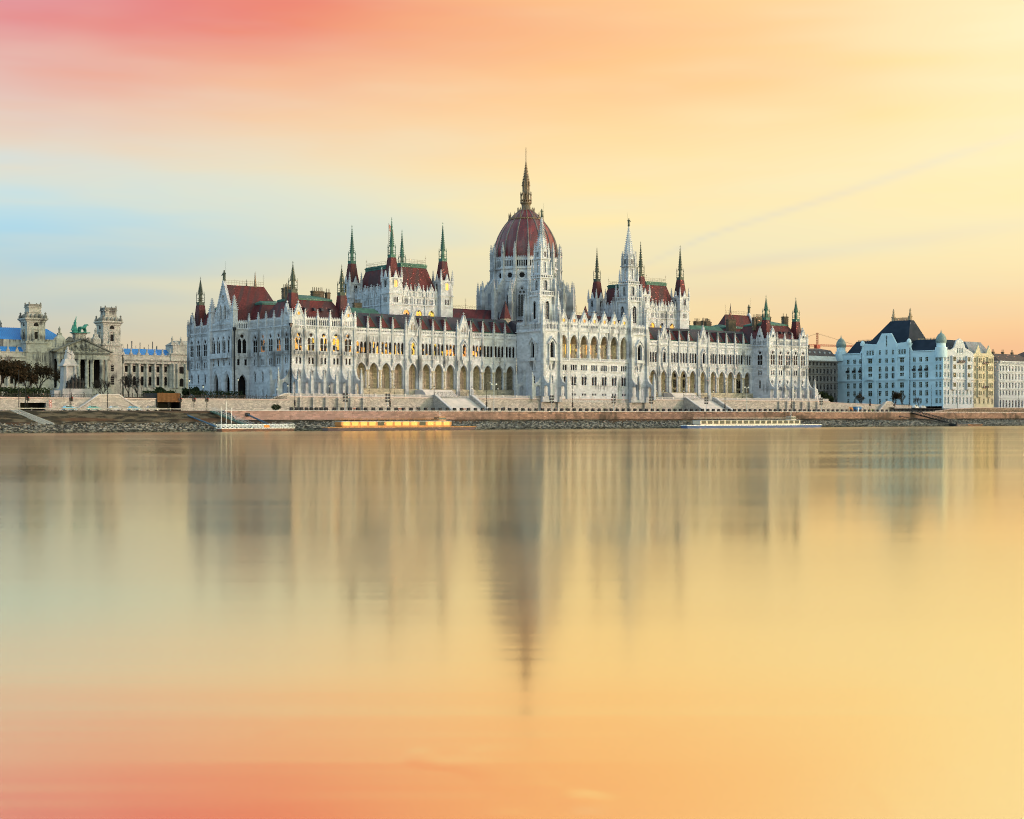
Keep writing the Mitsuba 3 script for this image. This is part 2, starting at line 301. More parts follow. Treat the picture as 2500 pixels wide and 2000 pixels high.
# ================================================================ the great gothic building
PAR = thing('parliament_building', 'vast white gothic riverside palace with red roofs, many spires and a central ribbed dome', 'building')
def bar(mb, u0, u1, z0, z1, w=.18): mb.box(u0, u1, -.3, w, z0, z1)
def hood(mb, uc, hw, zs, zt, t=.28, w=.16, drop=0.):
    mb.wall(arch(uc, hw + t, zs - drop, zs, zt + t * 1.2), [arch(uc, hw, zs - drop - 1, zs, zt)], -.1, w)
def crest(mb, u0, u1, z, step=.75, h=.75, w=-.2):
    n = max(1, int((u1 - u0) / step)); st = (u1 - u0) / n
    for i in range(n): mb.frust(u0 + (i + .5) * st, w, z, z + h, st * .34, .16, .03, .03)
def corbels(mb, u0, u1, z0, z1, step=.7, w=.32):
    n = max(1, int((u1 - u0) / step)); st = (u1 - u0) / n
    for i in range(n): mb.box(u0 + i * st + st * .2, u0 + i * st + st * .75, -.1, w, z0, z1)
def gable(P, F, uc, hw, z0, zs, zt, rose=None, slits=(), lit=None, w=.12, name='gable', cr=7, slit_lit=None):
    """a gabled dormer front: wall, coping, crockets, finial; its glazing is a part of its own"""
    mb = MB(F); out = [(uc - hw, z0), (uc + hw, z0), (uc + hw, zs), (uc, zt), (uc - hw, zs)]
    holes = [circ(uc, rose[0], rose[1], 14)] if rose else []
    sl = [arch(u, h, a, b - h * 1.3, b, 3) for u, h, a, b in slits]
    mb.wall(out, holes + sl, -.5, w)
    if rose: mb.wall(circ(uc, rose[0], rose[1] + .22, 16), [circ(uc, rose[0], rose[1], 16)], w - .05, w + .14)
    for s in (-1, 1):
        d = np.array([-s * hw, zt - zs]); L = np.hypot(*d); d /= L; nrm = np.array([s * abs(d[1]), abs(d[0])])
        a, b = np.array([uc + s * hw, zs]), np.array([uc, zt])
        q = [a, b, b + nrm * .28, a + nrm * .28]; mb.wall([tuple(x) for x in (q if s < 0 else q[::-1])], [], -.55, w + .2)
        for k in range(cr):
            c = a + (b - a) * (k + .7) / (cr + .4) + nrm * .42; mb.cbox(c[0], -.15, c[1] - .17, c[1] + .2, .17)
    mb.cbox(uc, -.15, zt, zt + 1.1, .11); mb.cbox(uc, -.15, zt + .55, zt + .85, .26)
    k = part(P, name, mb, 'stone')
    if rose: pane(P, name + '_rose', F, circ(uc, rose[0], rose[1] + .02, 12), -.32, lit)
    if sl: pane(P, name + '_glazing', F, unary_union([Polygon(q) for q in sl]), -.34, slit_lit if slit_lit else None)
    return k
def cut_circle(uc, zc, r): return circ(uc, zc, r, 12)

def pavilion_facade(P, F, cs, u0, u1, zb, lit, gables, bay, front=True, parapet_gap=()):
    """five storeys of the end pavilions on one straight wall; cs are the bay centres"""
    mb = MB(F); holes = []
    for i, u in enumerate(cs):
        holes += [arch(u + (.5 if front else 0), .48, 17.3, 20.2, 20.9)] + [rect(u + s * .74 - .42, u + s * .74 + .42, 23.2, 25.4) for s in (-1, 1)]
        pan = [arch(u + s * .74, .60 if front else .68, 27.85, 31.7, 32.5, 4) for s in (-1, 1)] + [circ(u, 33.4, .68, 12)]
        holes += pan
        pane(P, 'arched_window', F, unary_union([Polygon(q) for q in pan]), -.32 if front else -.2, GLOW if lit else (GLOW_DIM if lit is None and i % 2 else None))
        part(P, 'square_window', MB(F).wall(unary_union([Polygon(rect(u + s * .74 - .43, u + s * .74 + .43, 23.15, 25.45)) for s in (-1, 1)]), [], -.3 if front else -.2, -.24 if front else -.14), 'glass_dark')
        part(P, 'lower_window', MB(F).wall(arch(u + (.5 if front else 0), .5, 17.25, 20.2, 20.95), [], -.45 if front else -.2, -.39 if front else -.14), 'glass_dark')
        hood(mb, u, 1.62, 31.9, 34.6, .26, .20); hood(mb, u, 1.36, 31.9, 34.25, .12, .10); hood(mb, u + (.5 if front else 0), .8, 19.9, 21.2, .2, .2)
        mb.wall(rect(u - 1.05, u + 1.05, 23.0, 25.65), [rect(u - 1.0, u + 1.0, 23.0, 25.55)], -.05, .12)
        mb.box(u - 1.5, u + 1.5, 0, .55, 27.55, 27.85)
        for k in range(13): mb.box(u - 1.42 + k * .225, u - 1.3 + k * .225, .3, .46, 26.8, 27.55)
        mb.box(u - 1.5, u + 1.5, -.05, .12, 26.7, 27.6)
        for k in (-1.5, 0, 1.5): mb.box(u + k - .12, u + k + .12, .05, .58, 26.6, 27.9)
        mb.box(u - .5, u + .5, -.9, -.3, 13.4, 14.6)
        holes.append(rect(u - .55, u + .15, 13.3, 14.5))
    mb.wall(rect(u0, u1, zb, 36.6), holes, -.8, 0)
    bar(mb, u0, u1, 16.85, 17.12, .22); bar(mb, u0, u1, 22.75, 23.0, .18); bar(mb, u0, u1, 26.35, 26.62, .28); bar(mb, u0, u1, 30.0, 30.16, .07)
    bar(mb, u0, u1, 36.42, 36.75, .5); corbels(mb, u0, u1, 35.75, 36.42)
    # pierced parapet: dark slots between slim posts
    sl = []
    n = int((u1 - u0) / .74); st = (u1 - u0) / n
    for k in range(n): sl.append(arch(u0 + (k + .5) * st, st * .33, 36.9, 38.5, 38.95, 3))
    mb.wall(rect(u0, u1, 36.7, 39.25), sl, -.35, .05); bar(mb, u0, u1, 39.15, 39.35, .15); crest(mb, u0, u1, 39.3, .74, .7)
    b = [u0 + .25] + [(a + c) / 2 for a, c in zip(cs, cs[1:])] + [u1 - .25]
    for u in b:
        st_ = MB(F); st_.box(u - .42, u + .42, 0, .42, 22.9, 36.0); st_.box(u - .34, u + .34, .42, .6, 22.9, 33.0); part(P, 'buttress_strip', st_, 'stone_carved_shade')
    part(P, 'parapet_shade', MB(F).box(u0 + .4, u1 - .4, -.62, -.52, 36.62, 39.0), 'glass_dark')  # dark sheet, not glazing, added to paint shade behind the parapet slots
    part(P, 'wall', mb, 'stone')
    for u in b: part(P, 'pinnacle', MB(F).pinn(u, .25, 36.0, 39.7, 42.5, .36), 'stone')
    for i in gables:
        u = cs[i]
        gable(P, F, u, 2.05, 36.7, 39.0, 44.3, (40.9, .62), [(u + (k - 2) * .72, .2, 36.95, 38.75) for k in range(5)], GLOW_FULL if lit else None, .22, slit_lit=GLOW if lit else None)
    return b
def fin(P, F, u, zg):
    """flying base of a buttress: curved fin, passage arch, outer pier with its pinnacle"""
    mb = MB(F)
    cur = [(4.3, 17.4)] + [(4.3 - 3.75 * math.sin(t), 17.4 + 5.7 * (1 - math.cos(t))) for t in np.linspace(.15, math.pi / 2, 7)]
    mb.side([(0, zg), (4.3, zg)] + cur + [(0, 23.0)], u - .42, u + .42, [arch(2.35, 1.05, zg - 1, 15.6, 16.8)])
    mb.cbox(u, 4.75, zg - 1.2, 17.6, .55, .55); mb.cbox(u, 4.75, 15.8, 16.1, .64, .64)
    mb.box(u - .5, u + .5, .1, 4.3, 16.85, 17.1)
    mb.pinn(u, 4.75, 17.6, 18.4, 21.9, .42); part(P, 'flying_buttress', mb, 'stone_carved_shade')
def copper_turret(P, F, u, w, z0, zr, hu0, hu1, zt, name='corner_turret', scale=1.0, skin='copper_green'):
    """red truncated pyramid, copper skirt, open lantern and crocketed needle spire"""
    s = scale; mb = MB(F).frust(u, w, z0, zr, hu0, hu0, hu1, hu1)
    for a, c in ((1, 1), (1, -1), (-1, 1), (-1, -1)): mb.tube((u + a * hu0, w + c * hu0, z0), (u + a * hu1, w + c * hu1, zr), .09 * s, 4)
    k = part(P, name, mb, 'roof_tile')
    cu = MB(F); h = hu1
    cu.frust(u, w, zr, zr + .9 * s, h, h, h * 1.02, h * 1.02); cu.cbox(u, w, zr + .9 * s, zr + 1.2 * s, h * 1.08)
    cu.lathe(u, w, [(h * .62, zr + 1.2 * s), (h * .55, zr + 4.4 * s)], 8, math.pi / 8)
    for a, c in ((1, 1), (1, -1), (-1, 1), (-1, -1)):
        cu.cbox(u + a * h * .92, w + c * h * .92, zr + 1.2 * s, zr + 3.9 * s, .09 * s); cu.frust(u + a * h * .92, w + c * h * .92, zr + 3.9 * s, zr + 5.3 * s, .12 * s, .12 * s, .02, .02)
        cu.tube((u + a * h * .92, w + c * h * .92, zr + 3.5 * s), (u + a * h * .45, w + c * h * .45, zr + 4.9 * s), .07 * s, 4)
    for zz in (1.9, 2.6): cu.lathe(u, w, [(h * 1.28, zr + zz * s), (h * 1.28, zr + (zz + .12) * s)], 4, math.pi / 4)
    zc = zr + 4.2 * s
    cu.spire(u, w, zc, zt - 1.6 * s, h * .76, .13, 8, 13, .15 * s)
    cu.lathe(u, w, [(.2 * s, zt - 1.75 * s), (.24 * s, zt - 1.6 * s), (.1, zt - 1.45 * s)], 6); cu.tube((u, w, zt - 1.7 * s), (u, w, zt), .11, 5, .06); cu.cbox(u, w, zt - .75 * s, zt - .55 * s, .16 * s)
    part(P, name + '_spire', cu, skin); return k
def statue_figure(mb, u, w, z, h):
    """a standing robed figure with a spear, carried by gables and roof ends"""
    r = h * .13
    mb.lathe(u, w, [(r * 1.2, z), (r * .95, z + .3 * h), (r * 1.0, z + .55 * h), (r * 1.25, z + .74 * h), (r * .5, z + .8 * h), (r * .42, z + .84 * h)], 8)
    mb.lathe(u, w, [(r * .25, z + .82 * h), (r * .55, z + .87 * h), (r * .6, z + .93 * h), (r * .25, z + h)], 8)
    mb.tube((u - r * 1.2, w, z + .72 * h), (u - r * 1.9, w + r, z + .5 * h), r * .35); mb.tube((u + r * 1.2, w, z + .72 * h), (u + r * 2, w, z + .62 * h), r * .32)
    mb.tube((u + r * 2, w, z + .2 * h), (u + r * 2, w, z + 1.75 * h), .05, 4, .03)
def chimney(P, F, u, w, z0, z1, hu, hw, pots=6):
    mb = MB(F).cbox(u, w, z0, z1, hu, hw); mb.cbox(u, w, z1 - .5, z1 - .2, hu + .18, hw + .18); mb.cbox(u, w, z1 - 1.3, z1 - 1.1, hu + .1, hw + .1)
    for k in range(pots): mb.lathe(u - hu * .8 + 1.6 * hu * k / max(1, pots - 1), w, [(.17, z1), (.14, z1 + 1.35)], 5)
    part(P, 'chimney', mb, 'chimney_stone')
diff('chimney_stone', var_fn((.17, .13, .095), (.10, .085, .07), .8))
def railing(mb, p, q, h=1.1, n=10):
    p, q = np.asarray(p, float), np.asarray(q, float)
    for f in (1, .55): mb.tube(p + [0, 0, h * f], q + [0, 0, h * f], .035, 4)
    for i in range(n + 1): c = p + (q - p) * i / n; mb.tube(c, c + [0, 0, h * (1.25 if i % 3 == 0 else 1)], .035, 4)

def pavilion(mirror):
    nm = 'end_pavilion'
    P = newkey(f'{PAR}__{nm}')
    Ff = frame(-121.4, 0, 0, mirror)                         # river front, u = 0 in the middle
    cs = [(i - 2) * 5.06 for i in range(5)]; lit = not mirror
    zb = 10.3
    b = pavilion_facade(P, Ff, cs, -13.0, 13.0, zb, lit, (0, 4), 5.06)
    for i, u in enumerate(b): fin(P, Ff, u, 12.55)
    # outer side (north or south end), u runs from the back to the river front
    Fs = frame(-134.4, 41.35, -90, mirror)
    cy = [3.2, 9.1, 15.0, 20.9, 26.8]
    pavilion_facade(P, Fs, [41.35 - y for y in cy[::-1]], 41.35 - 31.3, 41.35 - .003, zb, False if mirror else None, (4,), 5.9, False)
    pavilion_facade(P, Fs, [41.35 - y for y in (79.5, 73.6, 67.7, 61.8, 55.9)], -41.35, 41.35 - 51.4, zb, False, (0,), 5.9, False)
    if not mirror: fin(P, Fs, 41.35 - .6, 12.55); fin(P, Fs, 41.35 - 6.1, 12.55)
    # inner side facing the middle of the building
    Fi = frame(-108.4, 41.35, 90, mirror)
    pavilion_facade(P, Fi, [-36.2], -41.3, -31.0, zb, False, (0,), 5, False)
    # portal block in the middle of the end front
    pb = MB(Fs); hs = []
    for u in (-3.0, 1.4, 5.8, -7.0):
        pan = [arch(u + s * .66, .56, 27.9, 32.0, 32.8, 4) for s in (-1, 1)] + [circ(u, 33.6, .55, 12)]
        hs += pan + [rect(u - .5, u + .5, 23.3, 25.4)]
        k = part(P, 'portal_window', MB(Fs).wall(unary_union([Polygon(q) for q in pan]), [], 5.76, 5.82), 'glass_dark')
        part(P, 'portal_square_window', MB(Fs).wall(rect(u - .5, u + .5, 23.3, 25.4), [], 5.76, 5.82), 'glass_dark')
        mb2 = pb; mb2.wall(arch(u, 1.5, 31.6, 31.6, 34.7), [arch(u, 1.25, 31, 31.6, 34.3)], 5.85, 6.1)
    gates = [arch(u, 1.9, 9, 16.6, 20.4) for u in (-4.6, 4.6)]
    hs += gates
    pb.wall(rect(-10.05, 10.05, 10.3, 36.6), hs, 5.2, 5.95)
    for u in (-4.6, 4.6):
        for k in range(3): pb.wall(arch(u, 1.95 + .45 * (k + 1), 10.3, 16.6, 20.5 + .5 * (k + 1)), [arch(u, 1.95 + .45 * k, 9, 16.6, 20.5 + .5 * k)], 5.9, 6.0 + .16 * (k + 1))
    # its two return walls, the river-side one with a broad arch and a twin window
    ret = [arch(2.9, 1.75, 9, 16.4, 20.0), rect(1.0, 2.0, 23.3, 25.6), rect(3.9, 4.9, 23.3, 25.6)] + [arch(2.9 + s * 1.0, .75, 27.8, 31.8, 33.0, 4) for s in (-1, 1)] + [circ(2.9, 34.0, .7)]
    Fr = frame(-140.3, 31.3, 0, mirror)
    pb2 = MB(Fr); pb2.wall(rect(.05, 5.9, 10.3, 36.6), ret, -.7, .02)
    for k in range(3): pb2.wall(arch(2.9, 1.8 + .3 * (k + 1), 10.3, 16.4, 20.1 + .35 * (k + 1)), [arch(2.9, 1.8 + .3 * k, 9, 16.4, 20.1 + .35 * k)], 0, .12 * (4 - k))
    hood(pb2, 2.9, 2.1, 32, 35.2, .3, .25)
    sl = [arch(.4 + k * .72, .2, 36.95, 38.3, 38.75, 3) for k in range(8)]
    pb2.wall(rect(.05, 5.9, 36.6, 39.25), sl, -.35, .05); crest(pb2, 0, 5.9, 39.25); bar(pb2, 0, 5.95, 36.4, 36.7, .4); bar(pb2, 0, 5.95, 22.75, 22.95, .15); bar(pb2, 0, 5.95, 26.4, 26.65, .3)
    part(P, 'return_window', MB(Fr).wall(unary_union([Polygon(q) for q in ret[1:]]), [], -.3, -.24), 'glass_dark')
    part(P, 'side_door', MB(Fr).wall(arch(2.9, 1.7, 10.4, 16.4, 19.9), [], -1.6, -1.5), 'glass_dark')
    pb.box(-10.05, 10.05, 0, 5.2, 36.2, 36.6)
    pb.box(-10.05, -9.4, 0, 5.2, 10.3, 36.6)
    part(P, 'portal_gate', MB(Fs).wall(unary_union([Polygon(q) for q in gates]), [], 4.2, 4.3), 'glass_dark')
    for z0, z1, w in ((22.7, 22.95, .15), (36.4, 36.75, .45)): pb.box(-10.1, 10.1, 5.9, 5.95 + w, z0, z1)
    pb.box(-7.6, 7.6, 5.9, 7.0, 26.4, 27.9); pb.box(-7.8, 7.8, 5.9, 7.1, 26.1, 26.45)                    # balcony over the gates
    for u in (-7, -3.6, -.2, 3.2, 6.6): pb.side([(5.9, 24.2), (6.9, 26.1), (5.9, 26.1)], u - .25, u + .25)
    sl = [arch(-9.6 + k * .74, .2, 36.95, 38.3, 38.75, 3) for k in range(27)]
    pb.wall(rect(-10.05, 10.05, 36.7, 39.3), sl, 5.6, 6.0); corbels(pb, -10, 10, 35.75, 36.4)
    for s in (-1, 1): pb.box(s * 9.0 - .95, s * 9.0 + .95, 5.9, 6.9, 10.3, 36.5)
    part(P, 'portal_shade', MB(Fs).box(-9.6, 9.6, 5.3, 5.4, 36.62, 39.0), 'glass_dark'); part(P, 'portal_wall', pb, 'stone'); part(P, 'return_wall', pb2, 'stone')  # portal_shade is a dark sheet too, painting shade behind the slots above
    for s in (-1, 1): part(P, 'portal_pinnacle', MB(Fs).pinn(s * 9.0, 5.6, 36.5, 43.5, 49.0, .95, 6), 'stone')
    # big crow-stepped gable with rosette and two traceried windows
    G = frame(-140.3, 41.35, -90, mirror)
    gm = MB(G); z0, zt, hw = 39.3, 54.2, 7.3
    wins = [arch(s * 1.75, .85, 40.6, 44.2, 46.0) for s in (-1, 1)]
    gm.wall([(-hw, z0), (hw, z0), (0, zt)], [circ(0, 48.4, 1.15, 16)] + wins, -1.1, -.4)
    gm.wall(circ(0, 48.4, 1.6, 18), [circ(0, 48.4, 1.15, 18)], -.45, -.2)
    for w0 in (-1, 1):
        for k in range(16):
            t = (k + .5) / 16; gm.box(w0 * hw * (1 - t) - .3, w0 * hw * (1 - t) + .3, -1.25, -.2, z0 + (zt - z0) * t, z0 + (zt - z0) * t + 1.1)
        gm.wall(arch(w0 * 1.75, 1.15, 40.4, 44.2, 46.6), [arch(w0 * 1.75, .85, 40, 44.2, 46.0)], -.45, -.2)
        for k in (3.4, 4.6, -.0): gm.cbox(w0 * k, -.3, 40.3, 43.4, .22); gm.frust(w0 * k, -.3, 43.4, 44.4, .3, .3, .03, .03)
    gm.wall(circ(0, 48.4, 1.15, 16, .42, math.pi / 16), [circ(0, 48.4, .3, 8)], -.8, -.62)
    part(P, 'great_gable', gm, 'stone')
    part(P, 'great_gable_glazing', MB(G).wall(unary_union([Polygon(q) for q in wins + [circ(0, 48.4, 1.15)]]), [], -1.0, -.92), 'glass_dark')
    sm = MB(G); statue_figure(sm, 0, -.8, zt + .4, 4.2); part(P, 'gable_statue', sm, 'copper_dark')
    # cross roof behind it
    rf = MB(G); rf.wall([(-7.0, 39.3), (7.0, 39.3), (0, 53.4)], [], -17.0, -1.1); 
    rf.hexa([(-7, -17, 39.3), (7, -17, 39.3), (7, -24, 39.3), (-7, -24, 39.3)], [(-.05, -17, 53.4), (.05, -17, 53.4), (.04, -17.3, 53.3), (-.04, -17.3, 53.3)])
    part(P, 'cross_roof', rf, 'roof_tile')
    rr = MB(G); railing(rr, (0, -1.5, 53.4), (0, -17, 53.4), 1.7, 14); rr.frust(0, -13.5, 53, 55, .5, .5, .25, .25); rr.frust(0, -13.5, 55, 59, .3, .3, .02, .02); rr.tube((0, -17, 53.4), (0, -17, 58), .05)
    part(P, 'cross_roof_railing', rr, 'lantern_metal')
    # mansard roofs of the U-shaped block
    R = frame(-121.4, 0, 0, mirror)
    def mans(u0, u1, w0, w1, zt=46.3, i=5.2):
        m = MB(R); m.hexa([(u0, w1, 38.2), (u1, w1, 38.2), (u1, w0, 38.2), (u0, w0, 38.2)][::-1], [(u0 + i, w1 + i, zt), (u1 - i, w1 + i, zt), (u1 - i, w0 - i, zt), (u0 + i, w0 - i, zt)][::-1]); part(P, 'mansard_roof', m, 'roof_tile')
        t = MB(R); a, c, e, g = u0 + i - .2, u1 - i + .2, w1 + i - .2, w0 - i + .2
        t.box(a, c, e, g, zt - .1, zt + .55); t.hexa([(a, e, zt + .55), (c, e, zt + .55), (c, g, zt + .55), (a, g, zt + .55)], [((a * 3 + c) / 4, (e + g) / 2 - .1, zt + 2.3), ((a + 3 * c) / 4, (e + g) / 2 - .1, zt + 2.3), ((a + 3 * c) / 4, (e + g) / 2 + .1, zt + 2.3), ((a * 3 + c) / 4, (e + g) / 2 + .1, zt + 2.3)])
        for zz in (38.9, 40.1): m2 = None
        part(P, 'roof_cresting', t, 'copper_green')
    mans(-12.2, 12.2, -1.2, -26.0); mans(-12.2, 11.0, -27.2, -56.0, 46.1, 5.0); mans(-12.2, 12.2, -57.0, -81.5, 46.2)
    dm = MB(R)
    for u in (-5.5, -1.8, 1.2, 5.0): dm.hexa([(u - .45, -2.6, 42.3), (u + .45, -2.6, 42.3), (u + .45, -4.4, 42.3), (u - .45, -4.4, 42.3)], [(u - .45, -2.9, 43.1), (u + .45, -2.9, 43.1), (u + .45, -4.4, 43.5), (u - .45, -4.4, 43.5)])
    part(P, 'roof_hatches', dm, 'roof_dark')
    for u, w in ((-10, -4.2), (10, -4.2), (-10, -78.2), (10, -78.2)):
        copper_turret(P, R, u, w, 38.4, 48.3, 2.15, 1.2, 59.6, skin='copper_green' if mirror else 'copper_dark')
    chimney(P, R, -4.2, -17.5, 44, 51.2, 2.6, .9, 7); chimney(P, R, 5.0, -13.0, 44, 50.3, 2.4, .8, 6); chimney(P, R, 9.0, -12.5, 44, 50.0, .7, .7, 2); chimney(P, R, -8.4, -9.5, 44, 50.9, 1.4, .9, 2)
    if mirror: chimney(P, R, 6, -30, 44, 50, 2.4, .9, 5); chimney(P, R, 9, -44, 44, 50, 2.2, .9, 5)
    # down pipes with their hopper heads
    for X, Y, z0, z1 in ((-134.75, -.35, 12.6, 36.2), (-140.55, 31.0, 10.5, 36.0)):
        d = MB(frame(X, Y, 0, mirror)); d.tube((0, 0, z0), (0, 0, z1), .24, 6); d.frust(0, 0, z1 - .2, z1 + 1.1, .3, .3, .6, .5); part(P, 'down_pipe', d, 'pipe_dark')
    scene_core = MB(R).box(-12.4, 12.4, -.9, -82, 10.3, 36.4); part(P, 'core', scene_core, 'glass_dark')
    labels[P] = {'label': 'right end pavilion with dark windows' if mirror else 'left end pavilion with golden lit windows and blue shaded side'}
    if P not in scene: pass
pavilion(False); pavilion(True)

# ---------------------------------------------------------------- the two arcaded wings
WINGX = [30.5, 36.0, 41.45, 46.9, 53.2, 59.5, 65.0, 70.7, 77.0, 83.3, 88.8, 94.3, 99.7, 105.1]
GB = (53.2, 77.0)
def wing(mirror):
    P = newkey(f'{PAR}__arcade_wing'); labels[P] = {'label': 'right arcaded wing with dark windows' if mirror else 'left arcaded wing with golden lit windows'}
    F = frame(0, 9.8, 0, mirror); XS = [-x for x in WINGX[::-1]]
    x0, x1 = -108.35, -27.4
    lo, up = MB(F), MB(F); lh, uh = [], []
    ed = [x0] + [(a + c) / 2 for a, c in zip(XS, XS[1:])] + [x1]
    for i, u in enumerate(XS):
        g = -u in GB
        hw = 1.95 if not g else 1.75
        lh.append(arch(u, hw, 15.0, 21.7, 24.75, 7))
        lo.wall(arch(u, hw + .42, 21.6, 21.7, 25.3, 7), [arch(u, hw, 20, 21.7, 24.75, 7)], -.05, .22)
        lit = (not mirror) and u < -42
        if g:
            q = [arch(u, .95, 27.7, 31.2, 32.8)]
            uh += q; up.wall(arch(u, 1.35, 27.7, 31.2, 33.3), [arch(u, .95, 27, 31.2, 32.8)], -.05, .65)
            for s in (-1, 1): up.wall([(u + s * 1.75, 32.2), (u, 34.6), (u, 34.2), (u + s * 1.75, 31.8)][::s], [], -.05, .75)
            up.box(u - 1.6, u + 1.6, 0, 1.1, 26.5, 26.85); up.wall(rect(u - 1.6, u + 1.6, 26.8, 27.8), [], .95, 1.1)
            up.frust(u, .3, 24.9, 26.5, .5, .3, 1.3, .8)
        else:
            q = [arch(u + k * 1.66, .57, 28.0, 31.6, 32.5, 4) for k in (-1, 0, 1)]
            uh += q
            for k in (-1, 0, 1):
                up.wall(arch(u + k * 1.66, .74, 31.5, 31.6, 33.0, 4), [arch(u + k * 1.66, .57, 31, 31.6, 32.5, 4)], -.05, .14)
                up.cbox(u + k * 1.66, .05, 33.0, 34.5, .09, .09); up.cbox(u + k * 1.66, .05, 33.9, 34.2, .24, .12)
                up.wall(rect(u + k * 1.66 - .66, u + k * 1.66 + .66, 26.75, 27.75), [rect(u + k * 1.66 - .5, u + k * 1.66 + .5, 26.95, 27.6)], -.0, .16)
            for k in (-1.5, -.5, .5, 1.5): up.box(u + k * 1.66 - .15, u + k * 1.66 + .15, 0, .2, 26.6, 31.5)
        pane(P, 'window', F, unary_union([Polygon(x) for x in q]), -.34, GLOW if lit else None)
    lo.wall(rect(x0, x1, 15.0, 26.5), lh, -.9, 0)
    up.wall(rect(x0, x1, 26.5, 35.4), uh, -.8, 0)
    bar(up, x0, x1, 26.15, 26.5, .3); bar(up, x0, x1, 27.75, 27.98, .3); bar(up, x0, x1, 35.3, 35.6, .35)
    corbels(up, x0, x1, 35.05, 35.32, .42, .25)
    dia = []
    for a, c in zip(ed, ed[1:]):
        n = 6; st = (c - a - 1.0) / n
        for k in range(n): m = a + .5 + (k + .5) * st; dia.append([(m - .27, 36.45), (m, 36.05), (m + .27, 36.45), (m, 36.85)])
    up.wall(rect(x0, x1, 35.6, 37.25), dia, -.3, .1); bar(up, x0, x1, 37.2, 37.4, .25)
    part(P, 'arcade_wall', lo, 'stone'); part(P, 'upper_wall', up, 'stone')
    # columns, statued piers and the vaulted walk behind the arches
    for u in ed[1:-1]:
        near_g = any(abs(u + gx) < 3.5 for gx in GB)
        c = MB(F)
        if near_g:
            c.box(u - .75, u + .75, -.9, .9, 11.5, 26.0); c.box(u - .6, u + .6, .3, .75, 26, 37.3); c.box(u - .85, u + .85, -.9, 1.05, 11.5, 15.1)
            c.cbox(u - .1, 1.1, 22.6, 24.9, .3, .22); c.frust(u - .1, 1.05, 24.9, 26.4, .55, .4, .1, .1); c.cbox(u - .1, 1.05, 22.2, 22.6, .45, .3)
            c.pinn(u, .25, 37.3, 38.6, 42.0, .42); part(P, 'statue_pier', c, 'stone_carved_shade')
        else:
            c.lathe(u, -.3, [(.8, 15.0), (.8, 15.3), (.6, 15.6), (.56, 21.0), (.85, 21.7)], 10, math.pi / 10); c.cbox(u, -.3, 21.65, 21.95, .8)
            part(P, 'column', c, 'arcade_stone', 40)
            c = MB(F); c.box(u - .38, u + .38, 0, .45, 24.4, 37.3); c.frust(u, .3, 23.2, 24.6, .1, .1, .5, .35); c.cbox(u, .55, 24.9, 26.2, .24); c.pinn(u, .2, 37.3, 38.3, 41.9, .36); part(P, 'pilaster', c, 'stone_carved_shade')
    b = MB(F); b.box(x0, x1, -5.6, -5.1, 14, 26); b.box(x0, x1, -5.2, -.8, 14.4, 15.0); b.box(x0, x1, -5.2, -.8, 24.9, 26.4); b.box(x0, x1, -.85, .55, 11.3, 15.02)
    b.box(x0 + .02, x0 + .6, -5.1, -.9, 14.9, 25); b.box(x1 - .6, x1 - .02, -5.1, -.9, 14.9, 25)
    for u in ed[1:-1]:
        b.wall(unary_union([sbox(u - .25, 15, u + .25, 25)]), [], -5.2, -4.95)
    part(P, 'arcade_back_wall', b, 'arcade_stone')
    for i, u in enumerate(XS):
        kind = {8: 0, 7: 1, 6: 1, 5: 1, 4: 2, 10: 2, 0: 3, 13: 3, 9: 2}.get(i if mirror else {0: 13, 13: 0}.get(i, i), 4) if not mirror else {3: 1, 4: 1, 5: 0, 6: 1, 7: 1, 8: 5, 2: 1, 13: 3}.get(i, 4)
        if not mirror: kind = {2: 4, 3: 2, 4: 2, 5: 0, 6: 1, 7: 2, 13: 3}.get(i, 4)
        else:
            j = 13 - i; kind = {3: 1, 4: 1, 5: 0, 6: 1, 7: 1, 8: 5, 13: 3}.get(j, 4)
        if kind == 0:
            d = MB(F).wall(rect(u - .85, u + .85, 15.0, 19.0), [], -5.1, -4.96); part(P, 'door', d, 'oak_door')
            part(P, 'door_fanlight', MB(F).wall(unary_union([Polygon(arch(u + s * .5, .4, 19.3, 20.2, 20.8, 3)) for s in (-1, 1)]), [], -5.1, -4.96), 'glass_dark')
        elif kind in (1, 2, 3):
            q = [arch(u + s * .55 + .3, .42, 17.3, 20.3, 21.0, 3) for s in ((-1, 1) if kind != 2 else (1,))] + [rect(u + s * .55 - .1, u + s * .55 + .6, 15.2, 16.5) for s in ((-1, 1) if kind != 2 else (1,))]
            if kind == 1: q.append(circ(u + .3, 22.6, .75))
            part(P, 'walk_window', MB(F).wall(unary_union([Polygon(x) for x in q]), [], -5.12, -4.98), 'glass_dark')
        elif kind == 5: part(P, 'plaque', MB(F).wall(rect(u - .5, u + .5, 17.2, 18.9), [], -5.1, -4.95), 'oak_door')
    # gabled bays
    for gx in GB:
        gable(P, F, -gx, 2.35, 35.5, 37.6, 43.9, None, [(-gx + k * .72, .21, 36.5, 40.4 - abs(k) * 1.15) for k in (-2, -1, 0, 1, 2)], None, .35, cr=8, slit_lit=None if mirror else GLOW_FULL)
    # main roof and the row of little hipped dormers
    r = MB(F); r.side([(-1.2, 37.3), (-1.9, 38.0), (-8.5, 43.6), (-15, 38.0), (-15, 37.0)], x0 - 3, x1 + 1); part(P, 'main_roof', r, 'roof_dark')
    gut = MB(F); gut.box(x0, x1, -1.6, -.9, 36.9, 37.5); part(P, 'gutter', gut, 'copper_dark')
